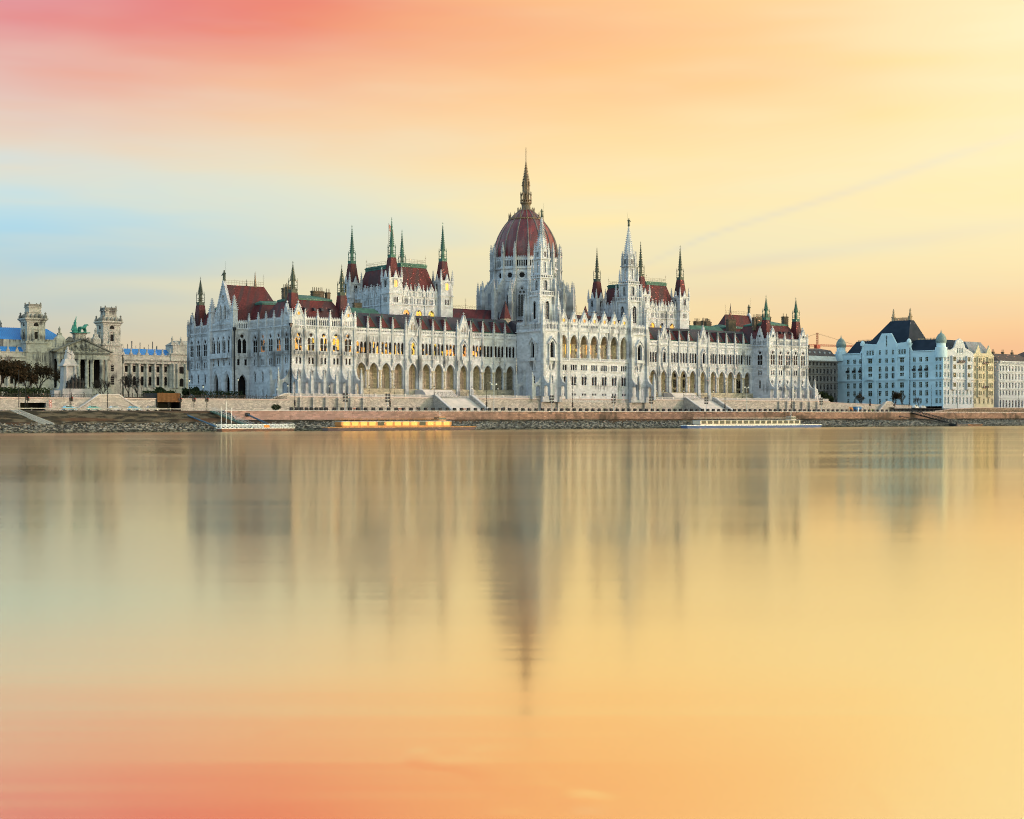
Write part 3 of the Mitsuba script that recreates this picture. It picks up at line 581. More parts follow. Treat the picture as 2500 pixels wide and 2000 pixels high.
    for i, u in enumerate(XS):
        if -u in GB: continue
        d = MB(F); h = 2.25
        d.add([(u - h, -1.0, 37.6), (u + h, -1.0, 37.6), (u, -3.0, 42.3), (u, -8.0, 42.3), (u - h, -7.0, 37.6), (u + h, -7.0, 37.6)], [(0, 2, 1), (0, 4, 3), (0, 3, 2), (1, 2, 3), (1, 3, 5), (4, 5, 3), (0, 1, 5), (0, 5, 4)])
        part(P, 'dormer', d, 'roof_tile')
        e = MB(F)
        for s in (-1, 1): e.tube((u + s * h, -1.0, 37.6), (u, -3.0, 42.35), .11, 4); e.tube((u + s * h, -1.0, 37.62), (u + s * h, -5.0, 37.62), .14, 4)
        e.tube((u, -3.0, 42.35), (u, -8.0, 42.35), .1, 4); e.cbox(u, -3.0, 42.3, 43.1, .09); crest(e, u - h, u + h, 37.5, .5, .5, -.9)
        part(P, 'dormer_flashing', e, 'copper_green')
    # raised range behind the wing
    rg = MB(F); rg.box(-105, -82, -50, -13, 30, 42.5); part(P, 'rear_range_wall', rg, 'stone_carved_shade')
    rt = MB(F); rt.frust(-93.5, -31.5, 42.5, 46.0, 12, 19, 9, 16); part(P, 'rear_range_roof', rt, 'copper_green')
    for u in (-102, -95, -88): chimney(P, F, u, -22, 43, 48.5, 1.6, .8, 4)
    rc = MB(F); rc.side([(-24.5, 42), (-24.5, 44.5), (-31, 49.2), (-37.5, 44.5), (-37.5, 42)], -53, -16); part(P, 'nave_roof', rc, 'roof_tile')
    rw = MB(F); rw.box(-53, -16, -37.2, -24.8, 30, 42.2); part(P, 'nave_wall', rw, 'stone_carved_shade'); rl = MB(F); railing(rl, (-48, -31, 49.2), (-22, -31, 49.2), 1.3, 22); rl.tube((-30, -31, 49), (-30, -31, 53.5), .07); part(P, 'nave_railing', rl, 'lantern_metal')
    tz = MB(F).frust(-21.5, -15.0, 44.6, 52.0, 1.7, 1.7, .05, .05); part(P, 'stair_turret_roof', tz, 'roof_tile'); tw = MB(F).cbox(-21.5, -15, 38, 44.6, 1.6); part(P, 'stair_turret', tw, 'arcade_stone')
wing(False); wing(True)
# ---------------------------------------------------------------- central river block with its loggia
def river_block():
    P = newkey(f'{PAR}__river_block'); F = frame(0, -6.0)
    x0, x1, bay = -18.9, 18.9, 5.33
    cs = [(i - 3) * bay for i in range(7)]
    mb = MB(F); holes = []; loft = []
    for i, u in enumerate(cs):
        loft.append(arch(u, 1.95, 27.8, 34.0, 37.1, 7))
        sq = [rect(u + k * 1.15 - .43, u + k * 1.15 + .43, 22.95, 25.15) for k in (-1, 0, 1)]
        tw = [arch(u + s * .68, .57, 17.05, 19.9, 20.6, 4) for s in (-1, 1)]; bs = [rect(u + s * .65 - .42, u + s * .65 + .42, 12.95, 13.8) for s in (-1, 1)]
        holes += sq + tw + bs
        part(P, 'square_window', MB(F).wall(unary_union([Polygon(q) for q in sq]), [], -.5, -.44), 'glass_dark')
        part(P, 'twin_window', MB(F).wall(unary_union([Polygon(q) for q in tw]), [], -.5, -.44), 'glass_dark')
        part(P, 'basement_window', MB(F).wall(unary_union([Polygon(q) for q in bs]), [], -.5, -.44), 'glass_dark')
        hood(mb, u, 1.35, 19.6, 21.4, .25, .22)
        hood(mb, u, 1.95, 34.0, 37.1, .35, .25, .2)
        wn = [arch(u + k * 1.0 + .4, .38, 29.6, 33.0, 33.7, 3) for k in (-1, 0, 1)] + [circ(u + .4, 35.0, .7)]
        if i not in (6,): pane(P, 'loggia_window', F, unary_union([Polygon(q) for q in wn]), -4.1, ((.27, .12, .014), .7) if i in (0, 1, 3) else ((.24, .095, .012), .35) if i in (2, 4) else None)
        if i in (2, 5): part(P, 'loggia_door', MB(F).wall(rect(u + .2, u + 1.9, 27.6, 29.9), [], -4.12, -4.0), 'oak_door')
        gable(P, F, u, 2.25, 38.6, 40.9, 46.0, (42.7, .75), [(u + k * .78, .2, 40.0, 41.0) for k in (-2, -1, 0, 1, 2)], ((.17, .085, .016), 1.), .3, cr=8)
    mb.wall(rect(x0, x1, 10.3, 27.6), holes, -.8, 0)
    mb.wall(rect(x0, x1, 27.6, 38.6), loft, -.8, 0); mb.box(x0, x1, -.8, 0, 38.6, 39.0)
    for z0, z1, w_ in ((16.75, 16.95, .15), (22.45, 22.7, .18), (26.5, 26.85, .5), (38.35, 38.65, .35)): bar(mb, x0, x1, z0, z1, w_)
    mb.box(x0, x1, -.5, .5, 26.85, 27.0); mb.box(x0, x1, .2, .5, 27.6, 27.8)
    for k in range(int((x1 - x0) / .32)): mb.box(x0 + k * .32, x0 + k * .32 + .14, .28, .42, 26.95, 27.62)
    b = [x0 + .3] + [(a + c) / 2 for a, c in zip(cs, cs[1:])] + [x1 - .3]
    for u in b:
        mb.box(u - .36, u + .36, 0, .55, 26.5, 28.6)
        mb.box(u - .26, u + .26, 0, .42, 33.5, 39.2)
    part(P, 'wall', mb, 'stone')
    for u in b:
        c = MB(F); c.lathe(u, .05, [(.36, 28.6), (.3, 33.3), (.5, 33.9)], 8); part(P, 'loggia_column', c, 'stone', 40)
        part(P, 'pinnacle', MB(F).pinn(u, .2, 39.2, 41.2, 43.2, .3), 'stone')
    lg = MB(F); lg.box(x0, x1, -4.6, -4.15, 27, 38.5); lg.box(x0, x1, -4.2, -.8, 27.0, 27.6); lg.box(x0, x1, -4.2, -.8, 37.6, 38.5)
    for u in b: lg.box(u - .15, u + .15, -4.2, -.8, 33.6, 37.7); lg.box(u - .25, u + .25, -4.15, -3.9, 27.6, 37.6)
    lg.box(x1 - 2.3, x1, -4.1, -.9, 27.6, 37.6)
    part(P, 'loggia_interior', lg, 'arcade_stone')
    cr_ = MB(F); cr_.box(x0, x1, -16, -.9, 10.3, 26.9); part(P, 'core', cr_, 'glass_dark')
    rf = MB(F); rf.side([(-.6, 38.9), (-4.5, 44.2), (-11.5, 44.2), (-16, 38.9)], x0 - 1, x1 + 1); part(P, 'roof', rf, 'roof_dark')
    r2 = MB(F); r2.side([(-14, 38), (-14, 40), (-20, 43), (-26, 40), (-26, 38)], x0 - 8, x1 + 8); part(P, 'rear_roof', r2, 'roof_dark')
    rl = MB(F); railing(rl, (x0, -8, 44.2), (x1, -8, 44.2), 1.0, 40); part(P, 'roof_railing', rl, 'lantern_metal')
    labels[P] = {'label': 'central river front with seven glowing loggia arches'}
river_block()

# ---------------------------------------------------------------- the two white openwork spires beside it
def spire_tower(mirror):
    P = newkey(f'{PAR}__spire_tower'); F = frame(-23.1, -1.1, 0, mirror)
    labels[P] = {'label': 'right white openwork spire tower' if mirror else 'left white openwork spire tower in front of the dome'}
    mb = MB(F); wf = 6.1; hu = 4.2
    def face(G, u0, u1, w, cx, front):
        hs = [arch(cx, 1.15, 27.7, 32.3, 34.2), rect(cx - 1.1, cx - .45, 22.95, 25.3), rect(cx + .45, cx + 1.1, 22.95, 25.3), arch(cx + .3, .55, 17.1, 20.0, 20.9)]
        m = MB(G)
        m.wall(rect(u0, u1, 10.3, 38.2), hs, w - .9, w)
        for z0, z1, q in ((16.75, 16.95, .15), (22.5, 22.72, .18), (26.3, 26.6, .3), (37.9, 38.3, .6)): m.box(u0, u1, w - .3, w + q, z0, z1)
        m.wall(arch(cx, 1.6, 27.7, 32.3, 34.9), [arch(cx, 1.15, 27, 32.3, 34.2)], w - .05, w + .75)
        for s in (-1, 1): m.wall([(cx + s * 2.2, 33.4), (cx, 36.2), (cx, 35.7), (cx + s * 2.2, 32.9)][::s], [], w - .05, w + 1.0)
        m.box(cx - 2.0, cx + 2.0, w, w + 1.3, 26.4, 26.7); m.box(cx - 2.0, cx + 2.0, w + 1.1, w + 1.3, 26.7, 27.7); m.side([(w, 23.6), (w + 1.1, 26.4), (w, 26.4)], cx - 1.7, cx - 1.3); m.side([(w, 23.6), (w + 1.1, 26.4), (w, 26.4)], cx + 1.3, cx + 1.7)
        sl = [arch(u0 + .7 + k * .72, .21, 39.0, 40.6, 41.0, 3) for k in range(int((u1 - u0 - 1.0) / .72))]
        m.wall(rect(u0, u1, 38.3, 41.5), sl, w - .35, w + .08); 
        n = int((u1 - u0) / .8)
        for k in range(n): m.frust(u0 + (k + .5) * (u1 - u0) / n, w - .15, 41.5, 42.3, .28, .16, .03, .03)
        part(P, 'wall', m, 'stone')
        part(P, 'tall_window', MB(G).wall(hs[0], [], w - .62, w - .56), 'glass_dark')
        part(P, 'small_window', MB(G).wall(unary_union([Polygon(q) for q in hs[1:]]), [], w - .55, w - .49), 'glass_dark')
    face(F, -hu, hu, wf, 0., True)
    Fl = frame(-23.1 - hu, -1.1, -90, mirror); face(Fl, -10.8, wf - .005, 0.0, .2, False)
    if mirror: pass
    Fr = frame(-23.1 + hu, -1.1, 90, mirror); face(Fr, -wf + .005, 10.8, 0.0, -.2, False)
    c = MB(F).box(-hu + .8, hu - .8, -10.8, wf - .8, 10.3, 38.6); part(P, 'core', c, 'stone_carved_shade')
    for s in (-1, 1):
        c = MB(F); c.box(s * hu - .7, s * hu + .7, wf - .7, wf + .7, 10.3, 40.5); c.box(s * hu - .55, s * hu + .55, wf + .5, wf + 1.0, 20, 37); part(P, 'corner_buttress', c, 'stone_carved_shade'); part(P, 'corner_pinnacle', MB(F).pinn(s * hu, wf, 40.5, 43.5, 49.5, .55, 5), 'stone')
        part(P, 'rear_pinnacle', MB(F).pinn(s * hu, -wf + .5, 40.5, 43.5, 49.0, .5, 5), 'stone')
        fin(P, frame(-23.1, -7.2, 0, mirror), s * hu, 12.55)
    fl = frame(-23.1 - hu, -1.1, -90, mirror); fin(P, fl, wf - .6, 12.55); fin(P, fl, -5, 12.55)
    # belfry stage, gallery, upper stages, spire; a square shaft with slender corner turrets
    def stage(z0, z1, h, win, tur, nm):
        hs = [arch(0, win[0], win[1], win[2] - win[0] * 1.5, win[2], 4)] if win else []
        m = MB(F)
        for d in range(4):
            G = frame(*((F[1][0] if not mirror else -F[1][0]), F[1][1]), 0, mirror)
            a = d * math.pi / 2; R = np.array([[math.cos(a), math.sin(a), 0], [-math.sin(a), math.cos(a), 0], [0, 0, 1]])
            m.F = (F[0] @ R, F[1]); m.wall(rect(-h + (.0 if d % 2 else .01), h - (.0 if d % 2 else .01), z0, z1), hs, h - .4, h - (.0 if d % 2 else .006))
            if win:
                m.wall(arch(0, win[0] + .22, win[1], win[2] - win[0] * 1.5, win[2] + .4, 4), [arch(0, win[0], win[1] - 1, win[2] - win[0] * 1.5, win[2], 4)], h - .05, h + .15)
                m.cbox(0, h - .25, win[1], win[2] - win[0], .07)
        m.F = F
        for a in (-1, 1):
            for b in (-1, 1): m.cbox(a * h, b * h, z0, z1, tur)
        part(P, nm, m, 'stone')
        if win and nm != 'upper_stage': part(P, nm + '_dark', MB(F).cbox(0, 0, win[1], win[2], h - .5), 'glass_dark')
    stage(41.0, 52.0, 3.5, (1.0, 43.0, 50.2), .65, 'belfry_stage')
    for a in (-1, 1):
        for b in (-1, 1):
            part(P, 'belfry_pinnacle', MB(F).pinn(a * 4.6, b * 4.6, 41.0, 48.5, 54.0, .52, 5), 'stone')
            m = MB(F); m.tube((a * 4.5, b * 4.5, 46.2), (a * 3.5, b * 3.5, 49.0), .22, 4); part(P, 'flyer', m, 'stone')
            part(P, 'gallery_pinnacle', MB(F).pinn(a * 3.75, b * 3.75, 52.0, 55.0, 59.3, .42, 4), 'stone')
            m = MB(F); m.tube((a * 3.7, b * 3.7, 55.6), (a * 2.6, b * 2.6, 58.2), .17, 4); part(P, 'flyer', m, 'stone')
            part(P, 'upper_pinnacle', MB(F).pinn(a * 2.65, b * 2.65, 60.2, 62.2, 65.4, .32, 4), 'stone')
            part(P, 'crown_pinnacle', MB(F).pinn(a * 1.9, b * 1.9, 66.9, 69.6, 73.0, .36, 4), 'stone')
    g = MB(F); g.cbox(0, 0, 51.8, 52.4, 4.1)
    for a in (-1, 1):
        for k in range(8): x = -3.8 + k * 1.08; g.cbox(x, a * 3.85, 52.4, 53.7, .18); g.cbox(a * 3.85, x, 52.4, 53.7, .18)
        g.box(-4, 4, a * 3.85 - .18, a * 3.85 + .18, 53.6, 53.95); g.box(a * 3.85 - .18, a * 3.85 + .18, -4, 4, 53.603, 53.953)
    part(P, 'gallery', g, 'stone')
    stage(53.5, 59.6, 2.6, (.7, 54.4, 58.4), .36, 'middle_stage')
    g = MB(F); g.cbox(0, 0, 59.0, 59.4, 3.2); g.cbox(0, 0, 60.1, 60.4, 3.2)
    for a in (-1, 1):
        for k in range(6): x = -2.85 + k * 1.14; g.cbox(x, a * 2.95, 59.4, 60.1, .17); g.cbox(a * 2.95, x, 59.4, 60.1, .17)
    part(P, 'upper_gallery', g, 'stone')
    stage(60.3, 66.6, 1.95, (.48, 61.3, 65.6), .28, 'upper_stage')
    g = MB(F); g.cbox(0, 0, 66.5, 66.9, 2.6); g.lathe(0, 0, [(2.25, 66.9), (2.15, 70.3)], 8, math.pi / 8); part(P, 'crown_stage', g, 'stone')
    for k in range(8):
        a = k * math.pi / 4; R = np.array([[math.cos(a), math.sin(a), 0], [-math.sin(a), math.cos(a), 0], [0, 0, 1]]); m = MB((F[0] @ R, F[1]))
        m.wall(unary_union([Polygon(arch(s * .32, .17, 67.5, 69.3, 69.7, 3)) for s in (-1, 1)]), [], 2.02, 2.10); part(P, 'crown_window', m, 'glass_dark')
        m = MB((F[0] @ R, F[1])); m.wall([(-.75, 69.6), (.75, 69.6), (0, 71.6)], [], 1.8, 2.12); part(P, 'crown_gable', m, 'stone')
    m = MB(F); m.spire(0, 0, 70.3, 83.5, 2.15, .16, 8, 15, .26); part(P, 'spire', m, 'stone')
    m = MB(F); m.lathe(0, 0, [(.2, 83.3), (.5, 83.5), (.25, 83.8)], 8); statue_figure(m, 0, 0, 83.7, 3.0); part(P, 'spire_statue', m, 'copper_dark')
spire_tower(False); spire_tower(True)

# ---------------------------------------------------------------- drum and dome
DC = (0.0, 38.5)
def radial(k, off=0.): a = math.radians(off + k * 22.5); return (np.array([[math.cos(a), math.sin(a), 0], [math.sin(a), -math.cos(a), 0], [0, 0, 1.]]), np.array([DC[0], DC[1], 0.]))
def drum():
    P = newkey(f'{PAR}__drum'); labels[P] = {'label': 'white drum with rose windows and flying buttresses under the dome'}
    ap = 14.0 * math.cos(math.pi / 16); hw = 14.0 * math.sin(math.pi / 16) + .01
    for k in range(16):
        G = radial(k)
        m = MB(G); win = arch(0, 1.55, 46.3, 56.4, 59.2, 6); rose = circ(0, 63.7, 1.35, 16, 1.0)
        sl = [arch(-1.9 + i * .76, .25, 67.4, 69.6, 70.0, 3) for i in range(6)]
        m.wall(rect(-hw, hw, 40, 66.4), [win, rose], ap - .9, ap)
        m.wall(arch(0, 2.0, 45.8, 56.4, 59.9, 6), [arch(0, 1.55, 40, 56.4, 59.2, 6)], ap - .05, ap + .22); m.wall(circ(0, 63.7, 1.85, 18), [circ(0, 63.7, 1.45, 18)], ap - .05, ap + .2)
        for x in (-.52, .52): m.box(x - .09, x + .09, ap - .6, ap - .15, 46.3, 55.5)
        m.wall(rect(-1.6, 1.6, 55.2, 59.2), [circ(0, 58.0, .5), circ(-.72, 56.5, .55), circ(.72, 56.5, .55)] + [arch(x, .4, 50, 54.9, 55.6, 3) for x in (-1.04, 0, 1.04)], ap - .62, ap - .3)
        m.box(-hw, hw, ap - .3, ap + .3, 61.2, 61.5); m.box(-hw, hw, ap - .3, ap + .55, 66.3, 66.9)
        m.wall(rect(-hw, hw, 66.9, 70.9), sl, ap - .3, ap + .15); m.box(-hw, hw, ap - .4, ap + .3, 70.8, 71.05)
        for i in range(7): m.frust(-2.4 + i * .8, ap, 71.0, 71.9, .26, .16, .03, .03)
        part(P, 'wall', m, 'stone')
        part(P, 'rose_window', MB(G).wall(circ(0, 63.7, 1.36, 16), [], ap - .5, ap - .44), 'glass_dark')
        part(P, 'traceried_window', MB(G).wall(arch(0, 1.6, 46.2, 56.4, 59.25, 6), [], ap - .75, ap - .69), 'glass_lead')
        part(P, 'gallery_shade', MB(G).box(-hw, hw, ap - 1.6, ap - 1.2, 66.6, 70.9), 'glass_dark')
        H = radial(k, 11.25)
        m = MB(H); m.box(-.55, .55, 13.6, 15.35, 40, 71.2); m.box(-.7, .7, 13.6, 15.6, 66.2, 66.8); m.pinn(0, 14.9, 71.2, 73.2, 77.4, .52, 5); part(P, 'buttress', m, 'stone_carved_shade')
        if k in (1, 2, 3, 6, 9, 10, 11, 12, 13, 14, 15, 0, 4, 5, 7, 8):
            m = MB(H)
            m.side([(15.2, 40), (20.4, 40), (20.4, 55.6), (15.2, 62.8)], -.5, .5, [arch(17.7, .9, 44, 46.4, 48.4, 5), rect(16.9, 18.1, 51.5, 56.2)])
            m.cbox(0, 20.4, 40, 56.2, .8, .75)
            m.pinn(0, 20.5, 56.2, 57.6, 61.4, .5, 4); m.pinn(0, 18.2, 57.5, 58.6, 61.2, .32, 3); part(P, 'flying_buttress', m, 'stone_carved_shade')
    b = MB(WORLD); b.lathe(DC[0], DC[1], [(20.5, 30), (20.5, 41.5), (13.5, 45.0), (13.0, 45.8)], 16, math.pi / 16); part(P, 'aisle_roof', b, 'roof_dark')
    b = MB(WORLD); b.lathe(DC[0], DC[1], [(12.2, 40), (12.2, 66)], 16, math.pi / 16); part(P, 'inner_wall', b, 'glass_dark')
drum()
mat('dome_tile', mikit.proc(lambda p, n, uv: mx(mx((.185, .028, .032), (.105, .021, .026), ss(.3, .7, mikit.fbm((p.x - p.y) * .3, p.z * .35, 1.0))), (.15, .105, .105), ss(.45, .72, mikit.fbm((p.x - p.y) * .8, p.z * .16, 7.0)) * .38)), .38, spec=.5)
def glass_lead_fn(p, n, uv):
    h = (p.x - p.y) * 2.2; fx, fz = h - dr.floor(h), p.z * 1.1 - dr.floor(p.z * 1.1)
    e = dr.minimum(dr.minimum(fx, 1 - fx), dr.minimum(fz, 1 - fz))
    return mx((.09, .09, .09), mx((.02, .02, .024), (.06, .055, .05), mikit.cell_rand(dr.floor(h), dr.floor(p.z * 1.1), 2)), ss(.06, .14, e))
mat('glass_lead', mikit.proc(glass_lead_fn), .25, spec=.5)
def dome():
    P = newkey(f'{PAR}__dome'); labels[P] = {'label': 'tall dark red pointed dome with grey ribs and a bronze lantern spire'}
    prof = [(13.25, 70.6), (13.45, 73.2), (13.3, 75.6), (12.75, 78.3), (11.85, 80.9), (10.7, 83.2), (9.3, 85.4), (7.9, 87.2), (7.05, 88.2), (5.4, 90.0), (3.9, 91.3), (2.7, 92.3)]
    an = np.array(prof)
    zz = np.linspace(0, len(prof) - 1, 34); pr = np.c_[np.interp(zz, range(len(prof)), an[:, 0]), np.interp(zz, range(len(prof)), an[:, 1])]
    for k in range(16):
        H = radial(k); m = MB(H); h = math.pi / 16; v, f = [], []
        for r, z in pr:
            for s in np.linspace(-1, 1, 7): a = s * h; rr = r * math.cos(h) / math.cos(a) * (1 + .012 * (1 - s * s)); v.append((rr * math.sin(a), rr * math.cos(a), z))
        for i in range(len(pr) - 1):
            for j in range(6): a = i * 7 + j; f += [(a, a + 1, a + 8), (a, a + 8, a + 7)]
        m.add(v, f); part(P, 'shell_panel', m, 'dome_tile', True)
    for k in range(16):
        H = radial(k, 11.25); m = MB(H)
        for (r, z), (r2, z2) in zip(pr[:-1], pr[1:]): m.tube((0, r + .05, z), (0, r2 + .05, z2), .30 * (.45 + .55 * r / 13), 6, .30 * (.45 + .55 * r2 / 13))
        part(P, 'rib', m, 'rib_metal', 50)
    c = MB(WORLD)
    for k in range(48):
        a = 2 * math.pi * k / 48; c.cbox(7.2 * math.cos(a), DC[1] + 7.2 * math.sin(a), 88.0, 88.5, .3)
    for k in range(16):
        H = radial(k, 11.25); c.F = H; c.cbox(0, 7.3, 87.9, 89.6, .17); c.frust(0, 7.3, 89.6, 91.2, .22, .22, .03, .03); c.cbox(0, 3.6, 91.5, 92.7, .12); c.frust(0, 3.6, 92.7, 93.6, .16, .16, .02, .02)
    part(P, 'cresting', c, 'lantern_metal')
    l = MB(WORLD); X, Y = DC
    l.lathe(X, Y, [(2.6, 92.0), (2.0, 92.9), (1.85, 94.3), (2.1, 95.0), (2.5, 95.3), (2.5, 95.6)], 16)
    for k in range(16): a = 2 * math.pi * k / 16; l.cbox(X + 2.35 * math.cos(a), Y + 2.35 * math.sin(a), 95.6, 96.7, .09)
    l.lathe(X, Y, [(2.45, 96.6), (2.45, 96.8)], 16)
    for k in range(8):
        a = 2 * math.pi * (k + .5) / 8; c_, s_ = math.cos(a), math.sin(a)
        l.cbox(X + 2.3 * c_, Y + 2.3 * s_, 95.6, 98.9, .14); l.frust(X + 2.3 * c_, Y + 2.3 * s_, 98.9, 100.4, .2, .2, .02, .02); l.tube((X + 2.3 * c_, Y + 2.3 * s_, 98.2), (X + 1.2 * c_, Y + 1.2 * s_, 100.4), .12, 4)
        l.cbox(X + 1.2 * c_, Y + 1.2 * s_, 95.6, 99.8, .2); l.cbox(X + 1.45 * c_, Y + 1.45 * s_, 99.6, 103.6, .11); l.frust(X + 1.45 * c_, Y + 1.45 * s_, 103.6, 104.8, .16, .16, .02, .02)
    l.lathe(X, Y, [(.5, 95.6), (.5, 99.0), (1.55, 99.3), (1.4, 102.6)], 8, math.pi / 8)
    part(P, 'lantern', l, 'lantern_metal')
    s = MB(WORLD); s.spire(X, Y, 102.4, 112.4, 1.5, .18, 8, 15, .24); s.lathe(X, Y, [(.1, 112.2), (.34, 112.6), (.1, 113.0)], 8); s.tube((X, Y, 112.6), (X, Y, 119.2), .17, 5, .10); s.lathe(X, Y, [(.05, 115.2), (.2, 115.4), (.05, 115.6)], 6); s.box(X - .35, X + .35, Y - .04, Y + .04, 117.2, 117.35)
    part(P, 'lantern_spire', s, 'lantern_metal')
mat('rib_metal', var_fn((.17, .16, .155), (.10, .10, .10), .5, .2), .5)
dome()

# ---------------------------------------------------------------- the two chamber halls with four corner turrets each
def chamber_hall(mirror):
    P = newkey(f'{PAR}__chamber_hall'); labels[P] = {'label': 'right chamber hall with four dark turret spires' if mirror else 'left chamber hall with four green turret spires'}
    lit = not mirror
    def front(G, cs, u0, u1, glow):
        m = MB(G); wn = [arch(u, 1.5, 40.0, 44.3, 46.2, 6) for u in cs]; sl = [arch(u + k * .62, .2, 48.4, 50.2, 50.6, 3) for u in cs for k in (-3.4, -1, 0, 1, 3.4)]
        m.wall(rect(u0, u1, 34, 53.4), wn + sl, -.8, 0)
        for u in cs: m.wall(arch(u, 1.95, 40, 44.3, 46.9, 6), [arch(u, 1.5, 39, 44.3, 46.2, 6)], -.05, .2); m.box(u - .08, u + .08, -.7, -.4, 40, 45.8); m.box(u - .78, u - .66, -.7, -.4, 40, 45); m.box(u + .66, u + .78, -.7, -.4, 40, 45)
        for z0, z1, q in ((47.9, 48.2, .35), (51.2, 51.5, .2), (53.2, 53.5, .3)): m.box(u0, u1, -.3, q, z0, z1)
        for u in [(a + c) / 2 for a, c in zip(cs, cs[1:])]: m.box(u - .22, u + .22, 0, .35, 34, 51.5)
        crest(m, u0, u1, 53.4, .8, .8)
        part(P, 'wall', m, 'stone')
        for i, u in enumerate(cs):
            pane(P, 'arched_window', G, arch(u, 1.52, 40, 44.3, 46.25, 6), -.62, ((.25, .125, .016), .8) if glow and i >= 0 else None)
            gable(P, G, u, 1.35, 51.4, 52.6, 55.6, None, [(u, .55, 51.7, 53.5)], None, .25, 'gable', 5, ((.22, .12, .016), 1.) if glow else None)
            for s in (-1, 1): part(P, 'pinnacle', MB(G).pinn(u + s * 2.0, .15, 51.4, 53.4, 56.0, .27), 'stone')
        part(P, 'slit_glazing', MB(G).wall(rect(u0, u1, 48.3, 50.8), [], -.7, -.6), 'glass_dark')
    F = frame(-65, 23.4, 0, mirror); front(F, [-5.87, 0, 5.87], -9, 9, True)
    Fl = frame(-77.2, 39, -90, mirror); front(Fl, [-9, -4.6, 0, 4.6, 9], -12, 12, False)
    Fr = frame(-52.8, 39, 90, mirror); front(Fr, [-9, -4.6, 0, 4.6, 9], -12, 12, mirror)
    Fb = frame(-65, 54.6, 180, mirror); front(Fb, [-5.87, 0, 5.87], -9, 9, False)
    C = frame(-65, 39, 0, mirror)
    part(P, 'core', MB(C).box(-11.5, 11.5, -14.8, 14.8, 34, 53.2), 'glass_dark')
    r = MB(C); r.hexa([(-9.2, -16, 53.3), (9.2, -16, 53.3), (9.2, 14.7, 53.3), (-9.2, 14.7, 53.3)], [(-6.0, -14, 63.2), (6.0, -14, 63.2), (6.0, 11.9, 63.2), (-6.0, 11.9, 63.2)])
    part(P, 'roof', r, 'roof_tile')
    g = MB(C); g.box(-6.1, 6.1, -14.2, 12.1, 63.1, 63.9); g.box(-6.3, 6.3, -14.4, 12.3, 63.9, 64.3); g.box(-6.0, 6.0, -14.0, 11.9, 64.3, 64.7); part(P, 'roof_cresting', g, 'copper_green')
    q = MB(C)
    for a, b in (((-5.8, 11.7), (5.8, 11.7)), ((5.8, 11.7), (5.8, -13.8)), ((5.8, -13.8), (-5.8, -13.8)), ((-5.8, -13.8), (-5.8, 11.7))): railing(q, (*a, 64.7), (*b, 64.7), 1.5, 9); q.tube((*a, 64.7), (*a, 68.2), .06, 4, .02); q.cbox(*a, 67.0, 67.3, .14)
    part(P, 'roof_railing', q, 'lantern_metal')
    for a in (-1, 1):
        for b in (-1, 1):
            u, w = a * 12.0, b * 14.7; h = 2.85
            m = MB(C); m.cbox(u, w, 34, 58.0, h)
            for z0, z1, e in ((47.6, 47.9, .2), (51.9, 52.4, .35), (57.7, 58.2, .25)): m.cbox(u, w, z0, z1, h + e)
            for d in range(4):
                an = d * math.pi / 2; R = np.array([[math.cos(an), math.sin(an), 0], [-math.sin(an), math.cos(an), 0], [0, 0, 1]])
                G = (C[0] @ R, C[1] + C[0] @ np.array([u, w, 0.])); m.F = G
                for x in (-.75, 0, .75): m.wall(arch(x, .34, 48.6, 50.4, 50.9, 3), [arch(x, .22, 48, 50.4, 50.8, 3)], h - .05, h + .08)
                m.wall([(-1.1, 57.8), (1.1, 57.8), (0, 60.9)], [], h - .3, h + .2); m.wall(arch(0, .95, 54.4, 57.0, 58.0, 4), [arch(0, .72, 54, 56.8, 57.8, 4)], h - .05, h + .15)
                sl = unary_union([Polygon(arch(x, .21, 48.65, 50.4, 50.8, 3)) for x in (-.75, 0, .75)])
                part(P, 'turret_slits', MB(G).wall(sl, [], h + .004, h + .02), 'glass_dark')
                pane(P, 'turret_window', G, unary_union([Polygon(arch(x, .3, 54.5, 56.6, 57.3, 3)) for x in (-.36, .36)]), h - .04, ((.27, .145, .02), 1.) if (lit and d == 0 and b > 0) else None)
            m.F = C
            part(P, 'turret_wall', m, 'stone')
            for s in (-1, 1):
                for t in (-1, 1): part(P, 'turret_pinnacle', MB(C).pinn(u + s * (h - .1), w + t * (h - .1), 56.5, 58.6, 62.4, .36, 4), 'stone')
            copper_turret(P, C, u, w, 55.5, 66.0, 2.3, 1.15, 81.6, 'turret', 1.0, 'copper_dark' if mirror else 'copper_green')
    f = MB(C); f.tube((.0, -6, 64), (.0, -6, 82.5), .16, 5, .08); part(P, 'flagpole', f, 'lantern_metal')
    fl = MB(C); n = 9; v = []
    for i in range(n):
        t = i / (n - 1); v += [(t * 2.2 + .1, -6 + .25 * math.sin(5 * t), 82 - 2.6 * t), (t * 2.2 + .1, -6 + .25 * math.sin(5 * t), 79.6 - 3.4 * t)]
    fl.add(v, [x for i in range(n - 1) for x in ((2 * i, 2 * i + 1, 2 * i + 3), (2 * i, 2 * i + 3, 2 * i + 2))]); part(P, 'flag', fl, 'flag_cloth')
mat('flag_cloth', var_fn((.45, .12, .10), (.5, .45, .4), .6, .8), .8)
chamber_hall(False); chamber_hall(True)
